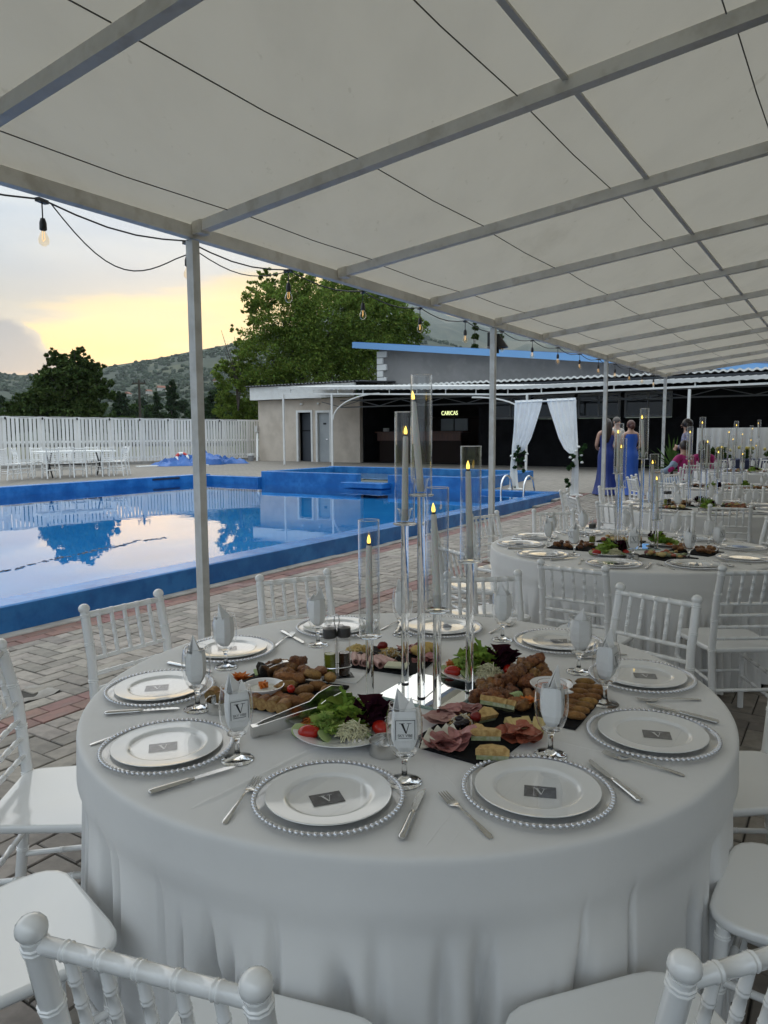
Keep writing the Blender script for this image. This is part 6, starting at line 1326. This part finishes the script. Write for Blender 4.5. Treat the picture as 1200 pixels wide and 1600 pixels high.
for p, nm, sx in ((AL, 'left', .14), (AR, 'right', .0)):
    t = thing('flower_swag', 'white roses with green leaves and trailing ivy tied to the %s side of the arch' % nm, 'flowers', (p.x, p.y, 0), 0, 'flower swags')
    B = [(sx*.6, -.08, 1.12, .17, .1, .13), (.16+sx, -.05, 1.28, .13, .06, .14), (-.10+sx, -.05, .85, .08, .05, .3), (.12+sx*.4, -.06, .75, .07, .05, .35), (-.14+sx, -.04, .5, .05, .04, .35)]
    put('leaves', leaves_mesh('leaves', B, 900, .05, L_ivy, 3 if nm == 'left' else 4), t)
    for k, (a, b, c) in enumerate(((.0, -.14, 1.14), (.06+sx, -.14, 1.24), (-.12, -.12, 1.0), (.13+sx, -.13, 1.05), (-.05, -.13, .93), (.15+sx*.5, -.12, .88))):
        m = MB(); 
        for q in range(3): m.lathe([(.001, -.02), (.030-.006*q, -.01), (.040-.010*q, .012), (.030-.007*q, .022)], 9, (a, b, c+.008*q))
        m.build('rose', M_rose, t, smooth=1.2)

# ================================================================== ACROSS THE POOL
ft = thing('dining_table', 'long white topped table with black crossed legs across the pool, chairs around it', 'table', (-9.54, 22.7, .31), .70)
MB().cbox((0, 0, .77), (2.3, .8, .05), .01).build('table_top', M_white, ft)
for x in (-.75, .75):
    for a, b in (((-.3, 0), (.3, 0)),): MB().tube([(x, -.28, 0), (x, .28, .74)], .022, 6).build('leg', M_black, ft); MB().tube([(x, .28, 0), (x, -.28, .74)], .022, 6).build('leg', M_black, ft)
MB().tube([(-.75, 0, .37), (.75, 0, .37)], .02, 6).build('stretcher', M_black, ft)
dx, dy = Vector((math.cos(.70), math.sin(.70), 0)), Vector((-math.sin(.70), math.cos(.70), 0)); fc_ = Vector((-9.54, 22.7, 0)); dg = math.degrees(.70)
for k, (a, b, d, l) in enumerate(((-.85, -.75, 92, 'left end of the near side'), (-.1, -.80, 88, 'middle of the near side'), (.75, -.75, 95, 'right end of the near side'), (-.9, .80, -88, 'left end of the far side'), (-.05, .82, -95, 'middle of the far side'), (.8, .80, -90, 'right end of the far side'), (-1.75, -.1, 5, 'left head'), (1.7, .1, 178, 'right head'), (1.25, -.85, 140, 'near right corner'))):
    p = fc_+dx*a+dy*b; chair(p.x, p.y, dg+d, 'white chair at the %s, table across the pool' % l, 'white chairs around the table across the pool', .31)
chair(-10.9, 21.0, 60, 'white chair cut by the left edge of the view across the pool', 'white chairs across the pool', .30)
# blue tarpaulin heap with a ring buoy
n = 46; P = []; tc_ = Vector((-7.85, 31.3, .31)); td = Vector((.62, .78, 0)).normalized(); tn = Vector((-td.y, td.x, 0))
for i in range(n+1):
    for j in range(19):
        a, b = i/n*2-1, j/18*2-1; env = max(0, 1-(abs(a)**2.6))*max(0, 1-b*b); h = env**.6*(.12+.62*max(0, mnoise.noise(Vector((a*2.2, b*1.4, 3.3))))+.55*abs(mnoise.noise(Vector((a*6, b*3, 1))))+.22*abs(mnoise.noise(Vector((a*15, b*7, 5)))))+(.18 if -.12 < a < .25 else 0)*env
        P.append(tc_+td*(a*2.1)+tn*(b*.75*(1+.25*math.sin(a*9)))+Vector((0, 0, .015+h)))
m = MB(); m.add(P, [(i*19+j, (i+1)*19+j, (i+1)*19+j+1, i*19+j+1) for i in range(n) for j in range(18)])
m.build('tarpaulin', mat('blue_tarp', (.025, .13, .42), .45, var=(1.5, (.015, .08, .30), .8)), None, smooth=.5, label='crumpled blue tarpaulin heaped on the paving at the foot of the white fence', category='tarpaulin')
rb = thing('ring_buoy', 'red and white ring buoy lying on the blue tarpaulin heap', 'ring buoy', (-8.35, 30.45, .62)); rb.rotation_euler = (1.0, .2, .3)
for k in range(8):
    a0 = 2*math.pi*k/8; pts = [(.22*math.cos(a0+q*math.pi/16), .22*math.sin(a0+q*math.pi/16), 0) for q in range(5)]; MB().tube(pts, .07, 10).build('segment', mat('buoy_red', (.5, .03, .03), .4) if k % 2 else M_white, rb, smooth=1)
for k, (p, s, r) in enumerate((((-9.35, 29.6, .335), (1.3, .25, .05), .9), ((-7.7, 30.3, .335), (.9, .3, .04), .7))): MB().cbox((0, 0, 0), s, .008).build('white_board', M_white, None, p, r, smooth=0, label='white board lying under the %s of the blue tarpaulin' % ('left end', 'front')[k], category='board')

# ================================================================== RIGHT REAR: potted plant, head table, planter
pp = thing('potted_plant', 'spiky green yucca in a dark pot behind the third and fourth tables', 'plant', (6.25, 15.95, gxy(6.25, 15.95)))
MB().lathe([(.001, 0), (.15, 0), (.20, .36), (.185, .36), (.14, .03), (.001, .03)], 20).build('pot', mat('dark_pot', (.05, .04, .036), .6), pp); MB().tube([(0, 0, .1), (.01, 0, .62)], [.035, .03], 8).build('stem', M_bark, pp)
L_yuc = leaf_mat('yucca_leaf', (.07, .12, .035), .25, .3)
for k in range(34):
    a = k*2.4; e = .15+1.2*((k*7) % 34)/34; L = random.uniform(.45, .75); d = Vector((math.cos(a)*math.cos(e), math.sin(a)*math.cos(e), math.sin(e))); s = Vector((-math.sin(a), math.cos(a), 0)); b = Vector((.01, 0, .6+.1*e)); g_ = Vector((0, 0, -.22*(1.2-e)))
    MB().loft([[b+d*L*q+g_*q*q-s*w, b+d*L*q+g_*q*q+Vector((0, 0, -w*.5)), b+d*L*q+g_*q*q+s*w] for q, w in ((0, .014), (.3, .026), (.7, .020), (1, .002))], closed=False).build('leaf', L_yuc, pp, smooth=1)
# head table with white skirted cloth
hA, hB = Vector((7.35, 17.3, 0)), Vector((12.5, 14.9, 0)); hd_ = (hB-hA).normalized(); hn = Vector((hd_.y, -hd_.x, 0)); gh = gxy(7.5, 17.2)+.66
st = thing('stage', 'low dark stage under the white head table at the right rear', 'stage', (0, 0, 0)); MB().bar(hA-hd_*.3-hn*.55+Vector((0, 0, gh/2-.002)), hB-hn*.55+Vector((0, 0, gh/2-.002)), 1.5, gh-.008).build('platform', mat('stage_black', (.03, .025, .024), .7), st, smooth=0)
m = MB(); n = 260; rows = []
for z, am in ((.80, 0), (.793, 0), (.76, .004), (.45, .022), (.10, .03)):
    rows.append([hA+hd_*((hB-hA).length*k/n)+hn*(.012+am*(math.sin(k*.9)+.6*math.sin(k*.37)))+Vector((0, 0, gh+z)) for k in range(n+1)])
rows.insert(0, [p-hn*.75+Vector((0, 0, 0)) for p in rows[0]]); m.loft(rows, closed=False)
m.build('head_tablecloth', M_cloth, None, smooth=1.2, label='white skirted cloth over the long head table at the right rear', category='tablecloth')
ht = thing('head_table', 'long head table under the white skirted cloth at the right rear', 'table', (0, 0, gh)); MB().bar(hA-hn*.37+Vector((0, 0, .765)), hB-hn*.37+Vector((0, 0, .765)), .72, .04).build('tabletop', M_tbl, ht)
for q in (.05, .5, .95):
    p = hA.lerp(hB, q)-hn*.37; MB().tube([p, p+Vector((0, 0, .744))], .03, 8).build('leg', M_black, ht)
pl_ = thing('flower_box', 'dark blue box with yellow green flowers in front of the head table', 'flower box', (7.75, 16.0, gxy(7.75, 16.0)), -.4); MB().cbox((0, 0, .45), (1.1, .4, .75), .02).build('box', mat('navy_box', (.02, .03, .09), .6), pl_); put('leaves', leaves_mesh('leaves', [(-.3, 0, .92, .3, .2, .16), (.3, 0, .92, .3, .2, .16)], 700, .05, L_mid, 8), pl_)
m = MB()
for k in range(14): m.ell((random.uniform(-.5, .5), random.uniform(-.15, .15), 1.0+random.random()*.08), .035, 7, 5)
m.build('blossom', mat('yellow_blossom', (.55, .45, .10), .6), pl_)
HAZE = 0.00006
# ================================================================== like things are told apart by their order in the view
_by = {}
for o in COL.objects:
    if o.parent is None and o.get('label') and o.get('category'): _by.setdefault(o['label'], []).append(o)
ORDN = ['first', 'second', 'third', 'fourth', 'fifth', 'sixth', 'seventh', 'eighth', 'ninth', 'tenth', 'eleventh', 'twelfth', 'thirteenth', 'fourteenth', 'fifteenth', 'sixteenth', 'seventeenth', 'eighteenth']
for lab, os_ in _by.items():
    if len(os_) < 2: continue
    os_.sort(key=lambda o: (project(o.location) or (0,))[0])
    for k, o in enumerate(os_): o['label'] = '%s, %s from the left' % (lab, ORDN[k])

# ================================================================== AIR
if HAZE:
    hz = bpy.data.materials.new('air'); hz.use_nodes = True; T = NT(hz.node_tree); T.n.remove(T.n['Principled BSDF'])
    pv = T.node('ShaderNodeVolumePrincipled'); pv.inputs['Color'].default_value = (.80, .87, .95, 1); pv.inputs['Density'].default_value = HAZE; pv.inputs['Anisotropy'].default_value = .2
    T.l.new(pv.outputs[0], T.n['Material Output'].inputs['Volume'])
    MB().box((0, 2500, 449), (16000, 6000, 902)).build('haze', hz, None, smooth=0, kind='stuff')
